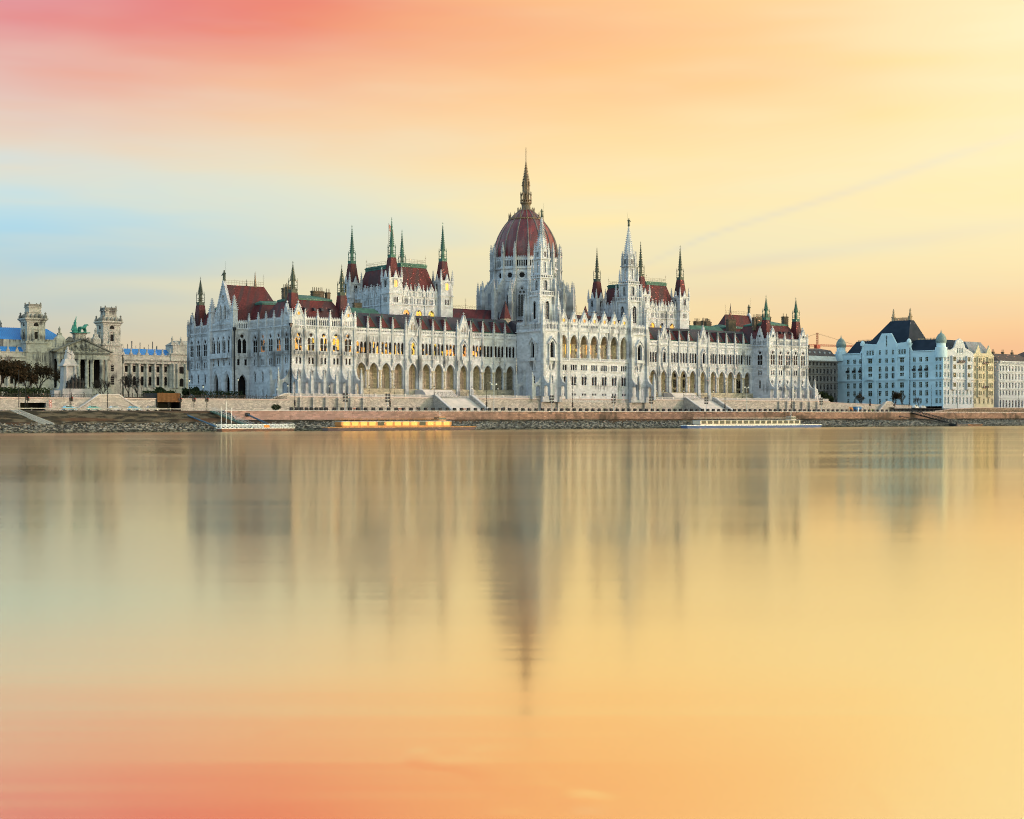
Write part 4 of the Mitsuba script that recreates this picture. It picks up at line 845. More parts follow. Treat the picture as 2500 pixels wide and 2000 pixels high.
# ================================================================ embankment, terraces, stairs
NORTH_END, SOUTH_END = -139.0, 143.0
PIERS = [-134.15, -128.99, -123.93, -118.87, -113.81, -108.65]; PIERS = PIERS + [-27.3, -18.9, 18.9, 27.3] + [-x for x in PIERS[::-1]]
STAIRS = ((-78.0, -61.3), (50.3, 67.4))
def embankment():
    P = thing('embankment_wall', 'long pale ashlar terrace wall with balustrade running below the palace front', 'wall')
    m = MB(WORLD); m.box(NORTH_END, SOUTH_END, WY, -2.05, 5.4, 11.35)
    for x in PIERS: m.frust(x, WY - .3, 5.4, 11.3, .75, .75, .62, .6)
    part(P, 'ashlar_wall', m, 'bank_wall')
    c = MB(WORLD)
    def run(a, b):
        c.box(a, b, WY - .22, WY + .5, 11.35, 11.65)
    xs = [NORTH_END] + [v for s in STAIRS for v in s] + [SOUTH_END]
    for a, b in zip(xs[::2], xs[1::2]): run(a, b)
    part(P, 'coping', c, 'coping')
    stops = sorted(PIERS + [x for x in np.arange(-103.5, 104, 6.4) if abs(abs(x) - 23) > 6 and not any(s[0] - 1 < x < s[1] + 1 for s in STAIRS)] + [NORTH_END + .4, SOUTH_END - .4] + [v for s in STAIRS for v in s])
    for a, b in zip(stops, stops[1:]):
        if any(abs(a - s[0]) < .1 and abs(b - s[1]) < .1 for s in STAIRS): continue
        k = MB(WORLD); k.box(a - .3, a + .3, WY - .1, WY + .42, 11.65, 12.75); k.box(a - .35, a + .35, WY - .14, WY + .46, 12.7, 12.85)
        k.box(a + .3, b - .3, WY, WY + .32, 12.4, 12.62); k.box(a + .3, b - .3, WY, WY + .32, 11.65, 11.8)
        n = max(2, int((b - a - .7) / .42))
        for i in range(n): k.cbox(a + .3 + (i + .5) * (b - a - .6) / n, WY + .16, 11.8, 12.4, .10)
        part(P, 'balustrade', k, 'balustrade_stone')
    t = MB(WORLD); t.box(NORTH_END, SOUTH_END, WY + .5, 9.0, 11.36, 11.75); t.box(-108, 108, 5.0, 9.1, 11.7, 12.5)
    part(P, 'terrace_paving', t, 'paving')
    # sloping stair down the north end
    s = MB(WORLD); s.wall([(-158.0, 6.3), (-139.0, 6.3), (-139.0, 12.6), (-140.5, 12.6)], [], 0, 1); s.F = (np.eye(3), np.array([0, WY - 1.0, 0.]))
    e = MB((np.eye(3), np.array([0, WY, 0.]))); e.wall([(-157.0, 6.3), (-138.9, 6.3), (-138.9, 12.4), (-140.2, 12.4)], [], -.35, 2.2); part(P, 'north_stair_flank', e, 'bank_wall')
    e = MB((np.eye(3), np.array([0, WY, 0.]))); e.wall([(-157.6, 6.4), (-157.0, 6.3), (-140.0, 12.4), (-138.8, 12.4), (-138.8, 12.75), (-140.3, 12.75)], [], -.5, -.02); part(P, 'north_stair_coping', e, 'balustrade_stone')
    # low stepped end blocks on the south
    e = MB(WORLD); e.box(135.5, 139.5, -2.05, 1.5, 5.5, 17.2); e.box(139.5, 141.3, -2.05, 1.0, 5.5, 14.6); e.box(141.3, 142.9, -2.05, .8, 5.5, 13.2); part(P, 'south_end_block', e, 'stone')
    return P
EMB = embankment()
def stairs(a, b, lab):
    P = thing('river_stairs', lab, 'stairs', None)
    n = 26; y0, y1, z0, z1 = WY - .05, -16.5, 11.4, 6.45
    for i in range(n):
        t = MB(WORLD).box(a + .9, b - .9, y1 + (y0 - y1) * i / n, y0, z0 - (z0 - z1) * (n - i) / n, z0 - (z0 - z1) * (n - i - 1) / n); part(P, 'step', t, 'balustrade_stone')
    for x in (a, b):
        w_ = MB((np.array([[1., 0, 0], [0, 1, 0], [0, 0, 1]]), np.zeros(3))); w_.side([(y1 - 1.5, 5.8), (y0, 5.8), (y0, 12.4), (y0 - 1.2, 12.4), (y1 - 1.2, 7.0)], x - .5, x + .5); part(P, 'cheek_wall', w_, 'bank_wall')
        w_ = MB(WORLD); w_.side([(y1 - 1.6, 6.6), (y1 - 1.2, 7.0), (y0 - 1.2, 12.4), (y0, 12.4), (y0, 12.7), (y0 - 1.3, 12.7), (y1 - 1.6, 7.15)], x - .62, x + .62); part(P, 'cheek_coping', w_, 'balustrade_stone')
    f = MB(WORLD)
    for i in range(int((b - a - 2) / .6) + 1): f.box(a + 1 + i * .6, a + 1.07 + i * .6, WY + 1.0, WY + 1.07, 11.7, 13.6)
    f.box(a + .9, b - .9, WY + 1.0, WY + 1.06, 13.4, 13.5); part(P, 'barrier_fence', f, 'iron_black')
    m = MB(WORLD)
    for i in range(9): m.box(a + 1.5, b - 1.5, .5 + .42 * i, 9.0, 12.0 + .3 * i, 12.3 + .3 * i)
    part(P, 'upper_steps', m, 'balustrade_stone')
stairs(*STAIRS[0], 'broad stone stairs between sloping cheek walls below the left arcade')
stairs(*STAIRS[1], 'broad stone stairs between sloping cheek walls below the right arcade')
# quay wall of reddish stone above the rocks, with its kerb
P = thing('quay_wall', 'long reddish brick and stone quay wall above the river rocks', 'wall')
for x0 in range(-172, 620, 24):
    part(P, 'brick_face', MB(WORLD).box(x0, x0 + 23.9, QY - .15 - .02 * (x0 % 5), QY + .5, 2.6, QZ - .02), 'quay_brick')
    for j in range(4): part(P, 'coping_slab', MB(WORLD).box(x0 + 6 * j, x0 + 6 * j + 5.95, QY - .34, QY + .5, QZ - .02, QZ + .22), 'balustrade_stone')
# row of dark stone blocks along the quay edge
diff('block_stone', var_fn((.055, .055, .058), (.03, .03, .032), 1.2))
bx = list(np.arange(-147, -132, 1.9)) + list(np.arange(-130.6, 200, 3.12))
bmesh = MB(WORLD); bmesh.frust(0, 0, 0, 1.05, .58, .42, .52, .36); bmesh.box(-.60, .60, -.44, .44, 0, .12)
bm = mikit.ply(bmesh.mesh(), 'block_stone')
for i, x in enumerate(bx):
    k = newkey('quay_block'); scene[k] = {**bm, 'to_world': T().translate([float(x), QY + 1.1, QZ + .2]).rotate([0, 0, 1], float(rng.uniform(-3, 3)))}
    labels[k] = {'label': 'dark square stone block in the row along the quay edge', 'category': 'stone block', 'group': 'dark blocks along the quay edge'}
# left retaining wall with underpass, ramp block and coping
P = thing('north_retaining_wall', 'pale ashlar retaining wall with pink coping above the lower road at left', 'wall')
m = MB((np.eye(3), np.array([0, -8.0, 0.])))
tun = rect(-232.3, -224.3, 5.0, 8.9)
m.wall(rect(-420, -139.2, 5.4, 10.25), [tun, rect(-188, -180.1, 5, 12.0)], 0, 1.2); part(P, 'ashlar_wall', m, 'bank_wall')
part(P, 'coping', MB(WORLD).box(-420, -188, -8.2, -6.7, 10.25, 10.62), 'coping'); part(P, 'coping', MB(WORLD).box(-180, -139.5, -8.2, -6.7, 10.25, 10.62), 'coping')
m = MB((np.eye(3), np.array([0, -9.2, 0.]))); m.wall([(-215.0, 6.4), (-194.0, 6.4), (-201.5, 11.5), (-207.5, 11.5)], [], 0, 1.19); part(P, 'ramp_block', m, 'bank_wall')
m = MB((np.eye(3), np.array([0, -9.35, 0.]))); m.wall([(-215.4, 6.4), (-207.6, 11.5), (-201.4, 11.5), (-193.6, 6.4), (-193.1, 6.4), (-201.2, 11.8), (-207.8, 11.8), (-215.9, 6.4)], [], 0, 1.45); part(P, 'ramp_coping', m, 'balustrade_stone')
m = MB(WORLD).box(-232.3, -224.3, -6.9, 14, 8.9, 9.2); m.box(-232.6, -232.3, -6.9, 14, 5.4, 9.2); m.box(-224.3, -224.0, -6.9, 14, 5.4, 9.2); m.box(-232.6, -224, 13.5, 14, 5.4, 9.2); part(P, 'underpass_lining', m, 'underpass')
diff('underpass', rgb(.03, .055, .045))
g = MB(WORLD); g.box(-420, NORTH_END, -6.8, -1.9, 9.6, 10.4); struct('upper_path', g, 'paving')
# railing along the left terrace
P = thing('terrace_railing', 'black iron railing along the top of the left retaining wall', 'railing')
for x0 in np.arange(-300, -142, 8.0):
    if -190 < x0 + 4 < -178: continue
    m = MB(WORLD); m.box(x0, x0 + 8, -7.5, -7.44, 11.55, 11.65); m.box(x0, x0 + 8, -7.5, -7.44, 10.85, 10.92)
    for i in range(32): m.box(x0 + i * .25, x0 + i * .25 + .05, -7.5, -7.45, 10.6, 11.6)
    for i in (0, 4): m.cbox(x0 + i, -7.47, 10.6, 12.2, .09)
    part(P, 'railing_panel', m, 'iron_black')
# brown clad box over the tram portal
P = thing('portal_shed', 'brown plank clad box over a dark vehicle opening in the left wall', 'shed')
diff('brown_plank', var_fn((.20, .105, .05), (.12, .06, .03), 1.2, .1))
for i in range(16): part(P, 'plank', MB(WORLD).box(-188 + i * .495, -188 + i * .495 + .46, -8.7 - .02 * (i % 3), -8.45, 9.35, 12.3), 'brown_plank')
m = MB(WORLD); m.box(-188.1, -180.0, -8.45, 2, 12.0, 12.25); m.box(-188.2, -187.9, -8.4, 2, 5.6, 12); m.box(-180.2, -179.9, -8.8, 2, 5.6, 12.2); m.box(-188, -180, 1.8, 2, 5.6, 12); part(P, 'frame', m, 'iron_black')
m = MB(WORLD); m.box(-184.1, -183.9, -8.5, -8.3, 5.6, 9.4); part(P, 'post', m, 'iron_black')
# right retaining wall and ramps
P = thing('south_retaining_wall', 'pale stone retaining wall with pink coping below the light blue building', 'wall')
m = MB((np.eye(3), np.array([0, 1.0, 0.]))); m.wall([(142.9, 5.4), (212, 5.4), (212, 9.6), (142.9, 11.0)], [], 0, .9); part(P, 'ashlar_wall', m, 'bank_wall')
m = MB((np.eye(3), np.array([0, .85, 0.]))); m.wall([(142.9, 11.0), (212, 9.6), (212, 9.9), (142.9, 11.35)], [], 0, 1.2); part(P, 'coping', m, 'coping')
m = MB((np.eye(3), np.array([0, -1.0, 0.]))); m.wall([(184, 6.4), (201, 6.4), (199, 8.5), (193.5, 11.6), (190.5, 11.6)], [rect(192, 196.5, 6.5, 9.0)], 0, 1.9); part(P, 'stair_block', m, 'bank_wall')
m = MB((np.eye(3), np.array([0, -1.2, 0.]))); m.wall([(183.4, 6.4), (184, 6.4), (190.5, 11.6), (193.5, 11.6), (199, 8.5), (199.2, 8.8), (193.7, 11.95), (190.3, 11.95)], [], 0, .3); part(P, 'stair_coping', m, 'balustrade_stone')
P = thing('south_ramp_wall', 'low brown stone wall of the rising road at the far right', 'wall')
m = MB((np.eye(3), np.array([0, -15.0, 0.]))); m.wall([(205, 6.4), (420, 6.4), (420, 8.6), (246, 8.7), (222, 8.0)], [], 0, 1.0); part(P, 'stone_wall', m, 'quay_wall_brown')
diff('quay_wall_brown', ashlar_fn((.33, .235, .165), (.26, .19, .14), (.13, .1, .08), (.12, .10, .08), 1.4, .6, .6))
m = MB(WORLD); m.box(212, 420, -14, 46, 8.2, 8.45); struct('ramp_road', m, 'asphalt')
m = MB((np.eye(3), np.array([0, -15.2, 0.]))); m.wall([(205, 6.5), (222, 8.0), (246, 8.7), (420, 8.6), (420, 8.9), (246, 9.0), (222, 8.3), (205, 6.8)], [], 0, 1.4); part(P, 'coping', m, 'coping')
P2 = thing('quay_railing', 'dark railing along the lower quay at far right', 'railing')
for x0 in np.arange(200, 330, 10.): 
    m = MB(WORLD); railing(m, (x0, QY + .8, QZ + .2), (x0 + 10, QY + .8, QZ + .2), 1.0, 8); part(P2, 'railing_panel', m, 'iron_black')
P2 = thing('guard_rail', 'low grey guard rail along the lower road at far left', 'railing')
for x0 in np.arange(-290, -172, 8.):
    m = MB(WORLD); m.box(x0, x0 + 7.95, QY + 1.2, QY + 1.3, QZ + .45, QZ + .75); m.cbox(x0 + .1, QY + 1.4, QZ - .1, QZ + .9, .08); m.cbox(x0 + 4.1, QY + 1.4, QZ - .1, QZ + .9, .08); part(P2, 'rail_beam', m, 'rail_steel')
mat('rail_steel', var_fn((.30, .31, .31), (.2, .2, .2), .5), .5, metal=.5)
# concrete flight down the earth bank at far left
P = thing('bank_steps', 'grey concrete steps with two rails down the dark bank at far left', 'stairs')
for i, dx in enumerate((0, 1.15, 2.3)):
    m = MB(WORLD); x0, x1 = -240.5 + dx, -237.2 + dx * 1.15
    m.hexa([(x0, -23.6, 6.1), (x0 + .55, -23.6, 6.1), (x1 + .55 + 4.2, -30.2, 1.9), (x1 + 4.2, -30.2, 1.9)], [(x0, -23.6, 6.7), (x0 + .55, -23.6, 6.7), (x1 + .55 + 4.2, -30.2, 2.7), (x1 + 4.2, -30.2, 2.7)]); part(P, 'cheek', m, 'concrete')
diff('concrete', var_fn((.33, .33, .32), (.24, .24, .24), .7))
m = MB(WORLD)
for i in range(18):
    t = i / 18; x = -239.9 + 7.6 * t; m.box(x, x + 2.2, -23.6 - 6.6 * t - .5, -23.6 - 6.6 * t, 6.0 - 4.2 * t, 6.35 - 4.2 * t)
part(P, 'treads', m, 'soil')
# ================================================================ neighbouring buildings
diff('palace_stone', stone_fn((.58, .55, .48), (.38, .37, .335), (.11, .105, .105), .9))
diff('palace_dark', stone_fn((.30, .28, .24), (.2, .19, .17), (.07, .07, .07), .9))
mat('blue_sheet', mikit.proc(lambda p, n, uv: mx((.025, .17, .50), (.05, .23, .55), mikit.fbm(p.x * .3, p.z * .4, 2.)) * mx((.7, .7, .75), (1, 1, 1), ss(.04, .12, dr.abs(p.x / .9 - dr.floor(p.x / .9) - .5)))), .5)
mat('bronze_green', var_fn((.06, .30, .23), (.03, .16, .13), 1.), .55)
def small_statue(P, F, u, w, z, h, nm='roof_statue', bs='palace_stone'):
    m = MB(F); m.cbox(u, w, z, z + .3 * h, .2 * h); r = .1 * h
    m.lathe(u, w, [(r * 1.3, z + .3 * h), (r, z + .55 * h), (r * 1.4, z + .78 * h), (r * .5, z + .85 * h), (r * .7, z + .92 * h), (r * .2, z + h)], 7); part(P, nm, m, bs)
def palace():
    P = thing('museum_palace', 'weathered stone palace with portico, two ornate towers and bright blue roof sheets at left', 'building')
    F = frame(0, 200.0)
    def wing(u0, u1, n):
        m = MB(F); cs = [u0 + (i + .5) * (u1 - u0) / n for i in range(n)]; hs = []
        for u in cs:
            hs += [rect(u - .75, u + .75, 25.4, 28.3), arch(u, .75, 19.2, 22.6, 23.5)]
            part(P, 'window', MB(F).wall(unary_union([Polygon(q) for q in hs[-2:]]), [], -1.6, -1.5), 'glass_dark')
        m.wall(rect(u0, u1, 10, 29.4), hs, -2.0, -1.0); m.box(u0, u1, -1.4, .7, 29.4, 31.0); m.box(u0, u1, -1.4, 1.1, 31.0, 31.6); corbels(m, u0, u1, 30.5, 31.0, .6, .95)
        m.box(u0, u1, -1.0, .1, 31.6, 33.3); m.box(u0, u1, -1.0, .9, 10, 18.2); m.box(u0, u1, -1.1, .3, 33.2, 33.5)
        for u in cs: m.box(u - .9, u + .9, -1.0, -.8, 28.4, 28.8); m.box(u - 1.0, u + 1.0, -1.0, -.7, 24.7, 25.1)
        part(P, 'wall', m, 'palace_stone')
        for i in range(n + 1):
            u = u0 + i * (u1 - u0) / n; c = MB(F); c.lathe(u, -.15, [(.75, 18.2), (.6, 19), (.55, 28.3), (.8, 29.3)], 10); part(P, 'column', c, 'palace_stone', 40); small_statue(P, F, u, -.3, 33.4, 3.2)
        r = MB(F); r.side([(-1.5, 33), (-7, 36.6), (-14, 36.6), (-14, 33)], u0 - 1, u1 + 1); part(P, 'blue_roof', r, 'blue_sheet')
        part(P, 'core', MB(F).box(u0, u1, -16, -2.2, 10, 33), 'palace_dark')
    wing(-112.2, -88.6, 6); wing(-186, -157.8, 7)
    # central body
    m = MB(F); m.box(-148.6, -122.3, -3, 0, 10, 36); m.box(-148.6, -122.3, -3, .5, 35.2, 36); m.box(-148, -123, -4, -1.2, 36, 39.2); m.box(-148, -123, -4, -.9, 39.0, 39.4)
    hs = []
    part(P, 'central_wall', m, 'palace_stone')
    m = MB(F); m.wall(rect(-145.2, -120.6, 30.6, 33.9), [], 1.0, 4.2); m.wall([(-146.4, 33.9), (-119.6, 33.9), (-133.0, 39.4)], [], .2, 4.0); part(P, 'pediment', m, 'palace_stone')
    for s in (-1, 1):
        m = MB(F); m.wall([(-133 + s * 13.9, 33.8), (-133, 39.5), (-133, 40.1), (-133 + s * 14.3, 34.2)][::-s], [], 0, 4.7); part(P, 'raking_cornice', m, 'palace_dark')
    m = MB(F)
    for i in range(60):
        u = -133 + rng.uniform(-10, 10); zt = 34.4 + (1 - abs(u + 133) / 11.5) * 4.0; z = rng.uniform(34.3, max(34.5, zt - .8)); m.frust(u, 4.15, z, z + rng.uniform(.5, 1.1), .4, .3, .2, .15)
    part(P, 'pediment_relief', m, 'palace_dark')
    m = MB(F)
    for i in range(40): m.box(-145 + i * .615, -144.7 + i * .615, 4.1, 4.5, 33.3, 33.8)
    m.box(-145.3, -120.5, 4.2, 4.6, 32.9, 33.25); part(P, 'dentils', m, 'palace_dark')
    for u in (-144, -139.5, -135.0, -131, -128.6, -124.0, -121.6):
        c = MB(F); c.lathe(u, 3.2, [(1.2, 17.5), (.95, 18.5), (.85, 29.3), (1.2, 30.6)], 12); part(P, 'portico_column', c, 'palace_stone', 40)
    part(P, 'portico_back', MB(F).box(-145, -120.8, .02, .1, 17.5, 30.6), 'glass_dark'); part(P, 'portico_base', MB(F).box(-145.6, -120, .0, 5.0, 10, 17.5), 'palace_stone')
    for u in (-127.3, -138.5): part(P, 'portico_pier', MB(F).box(u - .5, u + .5, .1, .6, 17.5, 30.6), 'palace_stone')
    m = MB(F); m.box(-135.2, -130.0, -3.4, -.4, 39.2, 42.3); m.box(-135.6, -129.6, -3.6, -.2, 42.2, 42.8); m.frust(-137, -2, 39.2, 41, 2.2, 1, .4, .6); m.frust(-128, -2, 39.2, 41, 2.2, 1, .4, .6); part(P, 'attic', m, 'palace_stone')
    for u in (-141.8, -124.8):
        m = MB(F); m.box(u - 2, u + 2, -4, -.4, 36, 40.2); m.frust(u, -2, 40.2, 41.6, 2, 1.6, .8, .8); part(P, 'attic_pedestal', m, 'palace_stone'); small_statue(P, F, u, -2, 41.2, 4.4)
    r = MB(F); r.hexa([(-176, -30, 39), (-136, -30, 39), (-136, -6, 39), (-176, -6, 39)], [(-165, -20, 45.0), (-143, -20, 45.0), (-143, -15, 45.0), (-165, -15, 45.0)]); part(P, 'main_blue_roof', r, 'blue_sheet')
    r = MB(F); r.box(-176, -136, -30, -6, 30, 39.2); part(P, 'main_hall_wall', r, 'palace_stone')
    r = MB(F); r.frust(-163.5, -17, 45, 48.5, .5, .5, .05, .05); r.lathe(-163.5, -17, [(.2, 46.2), (.7, 46.8), (.2, 47.4)], 8); part(P, 'roof_finial', r, 'palace_dark')
    # towers
    for u in (-153.3, -117.75):
        m = MB(F); h = 4.2; s = -h + .2
        for (z0, z1, hh) in ((10, 37.6, 4.7), (38.2, 47.2, 4.15)):
            m.cbox(u, s, z0, z1, hh)
        m.cbox(u, s, 37.4, 38.3, 5.1); m.cbox(u, s, 33.2, 34.0, 5.0); m.cbox(u, s, 47.0, 47.6, 4.5); m.cbox(u, s, 48.2, 48.8, 5.2); m.frust(u, s, 47.6, 48.2, 4.5, 4.5, 5.2, 5.2)
        m.frust(u, s, 48.8, 51.0, 3.6, 3.6, 3.0, 3.0); m.cbox(u, s, 51.0, 54.0, 2.75); m.cbox(u, s, 51.3, 51.6, 3.0); m.cbox(u, s, 53.6, 54.0, 3.1)
        for z in np.arange(11, 33, .85): m.cbox(u, s, z, z + .12, 4.78)
        part(P, 'tower', m, 'palace_stone')
        c = MB(F)
        for a in (-1, 1):
            for b in (-1, 1):
                c.cbox(u + a * 2.6, s + b * 2.6, 54, 55.2, .3); c.lathe(u + a * 2.6, s + b * 2.6, [(.15, 55.2), (.42, 55.6), (.1, 56.1)], 6); c.lathe(u + a * 4.2, s + b * 4.2, [(.8, 48.8), (.9, 49.6), (.3, 50.6), (.5, 51.1), (.1, 51.6)], 7)
            c.cbox(u + a * 2.6, s, 54, 55.2, .12, 2.6); c.cbox(u, s + a * 2.6, 54, 55.2, 2.6, .12)
            for t in (-1.9, 0, 1.9): c.lathe(u + t, s + a * 3.7, [(.6, 48.8), (.8, 49.7), (.2, 50.7)], 6); c.lathe(u + a * 3.7, s + t, [(.6, 48.8), (.8, 49.7), (.2, 50.7)], 6)
        part(P, 'tower_crown', c, 'palace_dark')
        for G, sg in ((F, 1), (frame(u - 4.2, 200 - s, -90), 0)):
            G2 = (F[0], F[1] + np.array([u, -s * 1.0, 0])) if sg else (frame(0, 0, -90)[0], np.array([u, 200 - s, 0.]))
            o = 4.16
            part(P, 'tower_window', MB(G2).wall(rect(-.75, .75, 39.5, 42.6), [], o, o + .05), 'glass_dark'); part(P, 'belfry_opening', MB(G2).wall(arch(0, 1.1, 45.2, 45.6, 46.7), [], o, o + .05), 'glass_dark')
            q = MB(G2); q.wall([(-1.6, 43.6), (1.6, 43.6), (0, 44.9)], [], o, o + .5); q.box(-1.4, -1.0, o, o + .4, 39.2, 43.6); q.box(1.0, 1.4, o, o + .4, 39.2, 43.6); q.box(-1.7, 1.7, o, o + .9, 38.3, 39.3); q.wall(circ(0, 31.5, 1.5), [], 4.7, 5.0); part(P, 'tower_aedicule', q, 'palace_stone')
            part(P, 'tower_low_window', MB(G2).wall(unary_union([Polygon(rect(-.7, .7, 25.4, 28.5)), Polygon(arch(0, .8, 19.2, 22.6, 23.6))]), [], 4.71, 4.76), 'glass_dark')
    # right corner pavilion
    m = MB(F); m.box(-88.6, -76, -9, .8, 10, 34.3); m.box(-89, -75.6, -9, 1.6, 30.9, 31.6); m.box(-89, -75.6, -9, 1.3, 34.0, 34.6); m.box(-87.5, -77, -8, .2, 34.6, 38.6); m.hexa([(-88, -8, 38.6), (-76.5, -8, 38.6), (-76.5, .4, 38.6), (-88, .4, 38.6)], [(-85, -5, 40.8), (-79, -5, 40.8), (-79, -2, 40.8), (-85, -2, 40.8)])
    part(P, 'corner_pavilion', m, 'palace_stone')
    for u in (-87.5, -83, -78): small_statue(P, F, u, -.5, 38.6, 4.2)
    for u in (-87.5, -85.6, -81.3): c = MB(F); c.lathe(u, 1.2, [(.75, 18.2), (.55, 19), (.5, 28.3), (.8, 29.6)], 10); part(P, 'pavilion_column', c, 'palace_stone', 40)
    part(P, 'pavilion_window', MB(F).wall(unary_union([Polygon(rect(-84.4, -82.2, 25, 28.2)), Polygon(arch(-83.3, 1.0, 18.8, 21.6, 22.8))]), [], .82, .9), 'glass_dark')
    for i in range(9):
        a = MB(F).tube((-108 + i * 2.1, -10, 36.4), (-108 + i * 2.1, -10, 37.6 + (i * 37 % 5) * .7), .12 + .1 * (i % 3), 5); part(P, 'roof_vent', a, 'palace_dark')
    return P
palace()
def quadriga():
    """bronze chariot group: a robed driver with raised arm behind three horses, on the attic"""
    P = thing('chariot_statue', 'green bronze chariot group with raised arm on the museum attic', 'statue')
    S = 1.45; X, Y, Z = -132.7 / S, 201.5 / S, 42.8 / S
    m = MB((np.eye(3) * S, np.zeros(3))); m.box(X - 2.6, X + 3.0, Y - 1.5, Y + 1.5, Z, Z + .25); part(P, 'plinth', m, 'bronze_green')
    m = MB((np.eye(3) * S, np.zeros(3))); m.lathe(X - 1.4, Y, [(.9, Z + .2), (1.0, Z + 1.0), (.6, Z + 1.7), (.42, Z + 2.6), (.5, Z + 3.3), (.2, Z + 3.6), (.26, Z + 3.9), (.05, Z + 4.25)], 9); m.tube((X - 1.3, Y, Z + 3.2), (X - 1.0, Y, Z + 5.2), .16, 6, .1); m.frust(X - 1.9, Y, Z + .8, Z + 2.6, .7, .5, .2, .2); part(P, 'driver', m, 'bronze_green')
    for j in (-1, 0, 1):
        y = Y + j * .9; x = X + .9
        m = MB((np.eye(3) * S, np.zeros(3)))
        m.tube((x - .8, y, Z + 1.6), (x + .7, y, Z + 1.75), .48, 8, .42); m.tube((x + .6, y, Z + 1.8), (x + 1.25, y, Z + 2.75), .36, 7, .22); m.tube((x + 1.15, y, Z + 2.75), (x + 1.75, y, Z + 2.5), .22, 6, .13)
        for dx, fw in ((-.75, -.1), (.65, .35)):
            for s in (-.2, .2): m.tube((x + dx, y + s, Z + 1.5), (x + dx + fw, y + s, Z + .8), .17, 5, .1); m.tube((x + dx + fw, y + s, Z + .8), (x + dx + fw * .6, y + s, Z + .2), .1, 5, .08)
        m.tube((x - .8, y, Z + 1.8), (x - 1.35, y, Z + .9), .14, 5, .04); part(P, 'horse', m, 'bronze_green')
quadriga()
def monument():
    P = thing('marble_monument', 'white marble pillar monument with seated figures on top, on a stepped base at left', 'monument')
    X, Y = -190.6, 60.0; diff('marble', var_fn((.52, .49, .48), (.40, .385, .385), .5))
    m = MB(WORLD); m.box(-197, -193.6, Y - 1, Y + 4, 9.8, 14.0); m.box(-194.3, -183.5, Y - 2, Y + 4, 9.8, 14.6); m.box(-194.6, -183.2, Y - 2.4, Y + 4.2, 9.8, 11.4); part(P, 'base', m, 'marble')
    m = MB(WORLD); m.box(-193.4, -187.9, Y - .2, Y + 4, 14.6, 15.4); m.frust(-190.65, Y + 2, 15.4, 22.7, 2.5, 1.9, 2.3, 1.7); m.cbox(-190.65, Y + 2, 22.7, 23.3, 2.9, 2.3); m.frust(-190.65, Y + 2, 23.3, 25.3, 2.5, 2.0, 1.7, 1.4); part(P, 'pillar', m, 'marble')
    for a in (-1, 1): c = MB(WORLD); c.lathe(-190.65 + a * 1.6, Y, [(.45, 15.4), (.4, 22.7)], 8); part(P, 'engaged_column', c, 'marble', 40)
    m = MB(WORLD); m.lathe(-191.0, Y + 1.8, [(1.3, 25.2), (1.35, 26.4), (.9, 27.6), (1.0, 28.3), (.4, 28.7), (.55, 29.2), (.15, 29.8)], 9); m.lathe(-189.6, Y + 1.6, [(1.0, 25.2), (1.1, 26.3), (.75, 27.2), (.35, 27.6), (.45, 28.0), (.1, 28.4)], 9); m.tube((-191.6, Y + 1.2, 28), (-190.0, Y + .6, 27), .3, 6); part(P, 'figure_group', m, 'marble', 60)
    P = thing('bronze_group', 'dark bronze figures gathered at the foot of the white marble pillar', 'statue')
    for i, (dx, h, r) in enumerate(((-1.2, 3.0, .8), (.3, 4.4, 1.0), (1.5, 5.2, 1.1), (2.9, 4.6, 1.0), (4.2, 3.8, .9))):
        m = MB(WORLD); x = -190.8 + dx; m.lathe(x, Y - .9, [(r, 14.6), (r * .8, 14.6 + .4 * h), (r * .85, 14.6 + .68 * h), (r * .3, 14.6 + .8 * h), (r * .36, 14.6 + .9 * h), (r * .1, 14.6 + h)], 8, i * .4); m.tube((x, Y - 1.2, 14.6 + .66 * h), (x + .8, Y - 1.6, 14.6 + .45 * h), .25, 5); part(P, 'bronze_figure', m, 'bronze_dark', 50)
mat('bronze_dark', (.018, .016, .015), .5)
monument()

# ---------------------------------------------------------------- light blue block at right, its neighbours
diff('blue_shade_plaster', var_fn((.57, .72, .80), (.48, .64, .73), .15, .25)); diff('white_plaster', var_fn((.56, .585, .63), (.46, .48, .52), .2, .3)); diff('cream_plaster', var_fn((.58, .52, .38), (.49, .44, .33), .2, .3)); diff('grey_plaster', stone_fn((.20, .20, .21), (.13, .13, .14), (.05, .05, .06), .9))  # shade tint of the north side put into the blue plaster; river side stays white
mat('slate_blue', var_fn((.010, .020, .036), (.018, .030, .050), .3), .6, spec=.12); mat('glass_green', mikit.proc(lambda p, n, uv: mx((.012, .018, .012), (.085, .085, .045), mikit.cell_rand(dr.floor((p.x + p.y) / .8), dr.floor(p.z / 1.1), 3) * ss(.08, .16, dr.abs((p.x + p.y) / .85 - dr.floor((p.x + p.y) / .85) - .5)))), .25)
mat('zinc_dome', var_fn((.20, .27, .26), (.14, .19, .19), .8), .5)
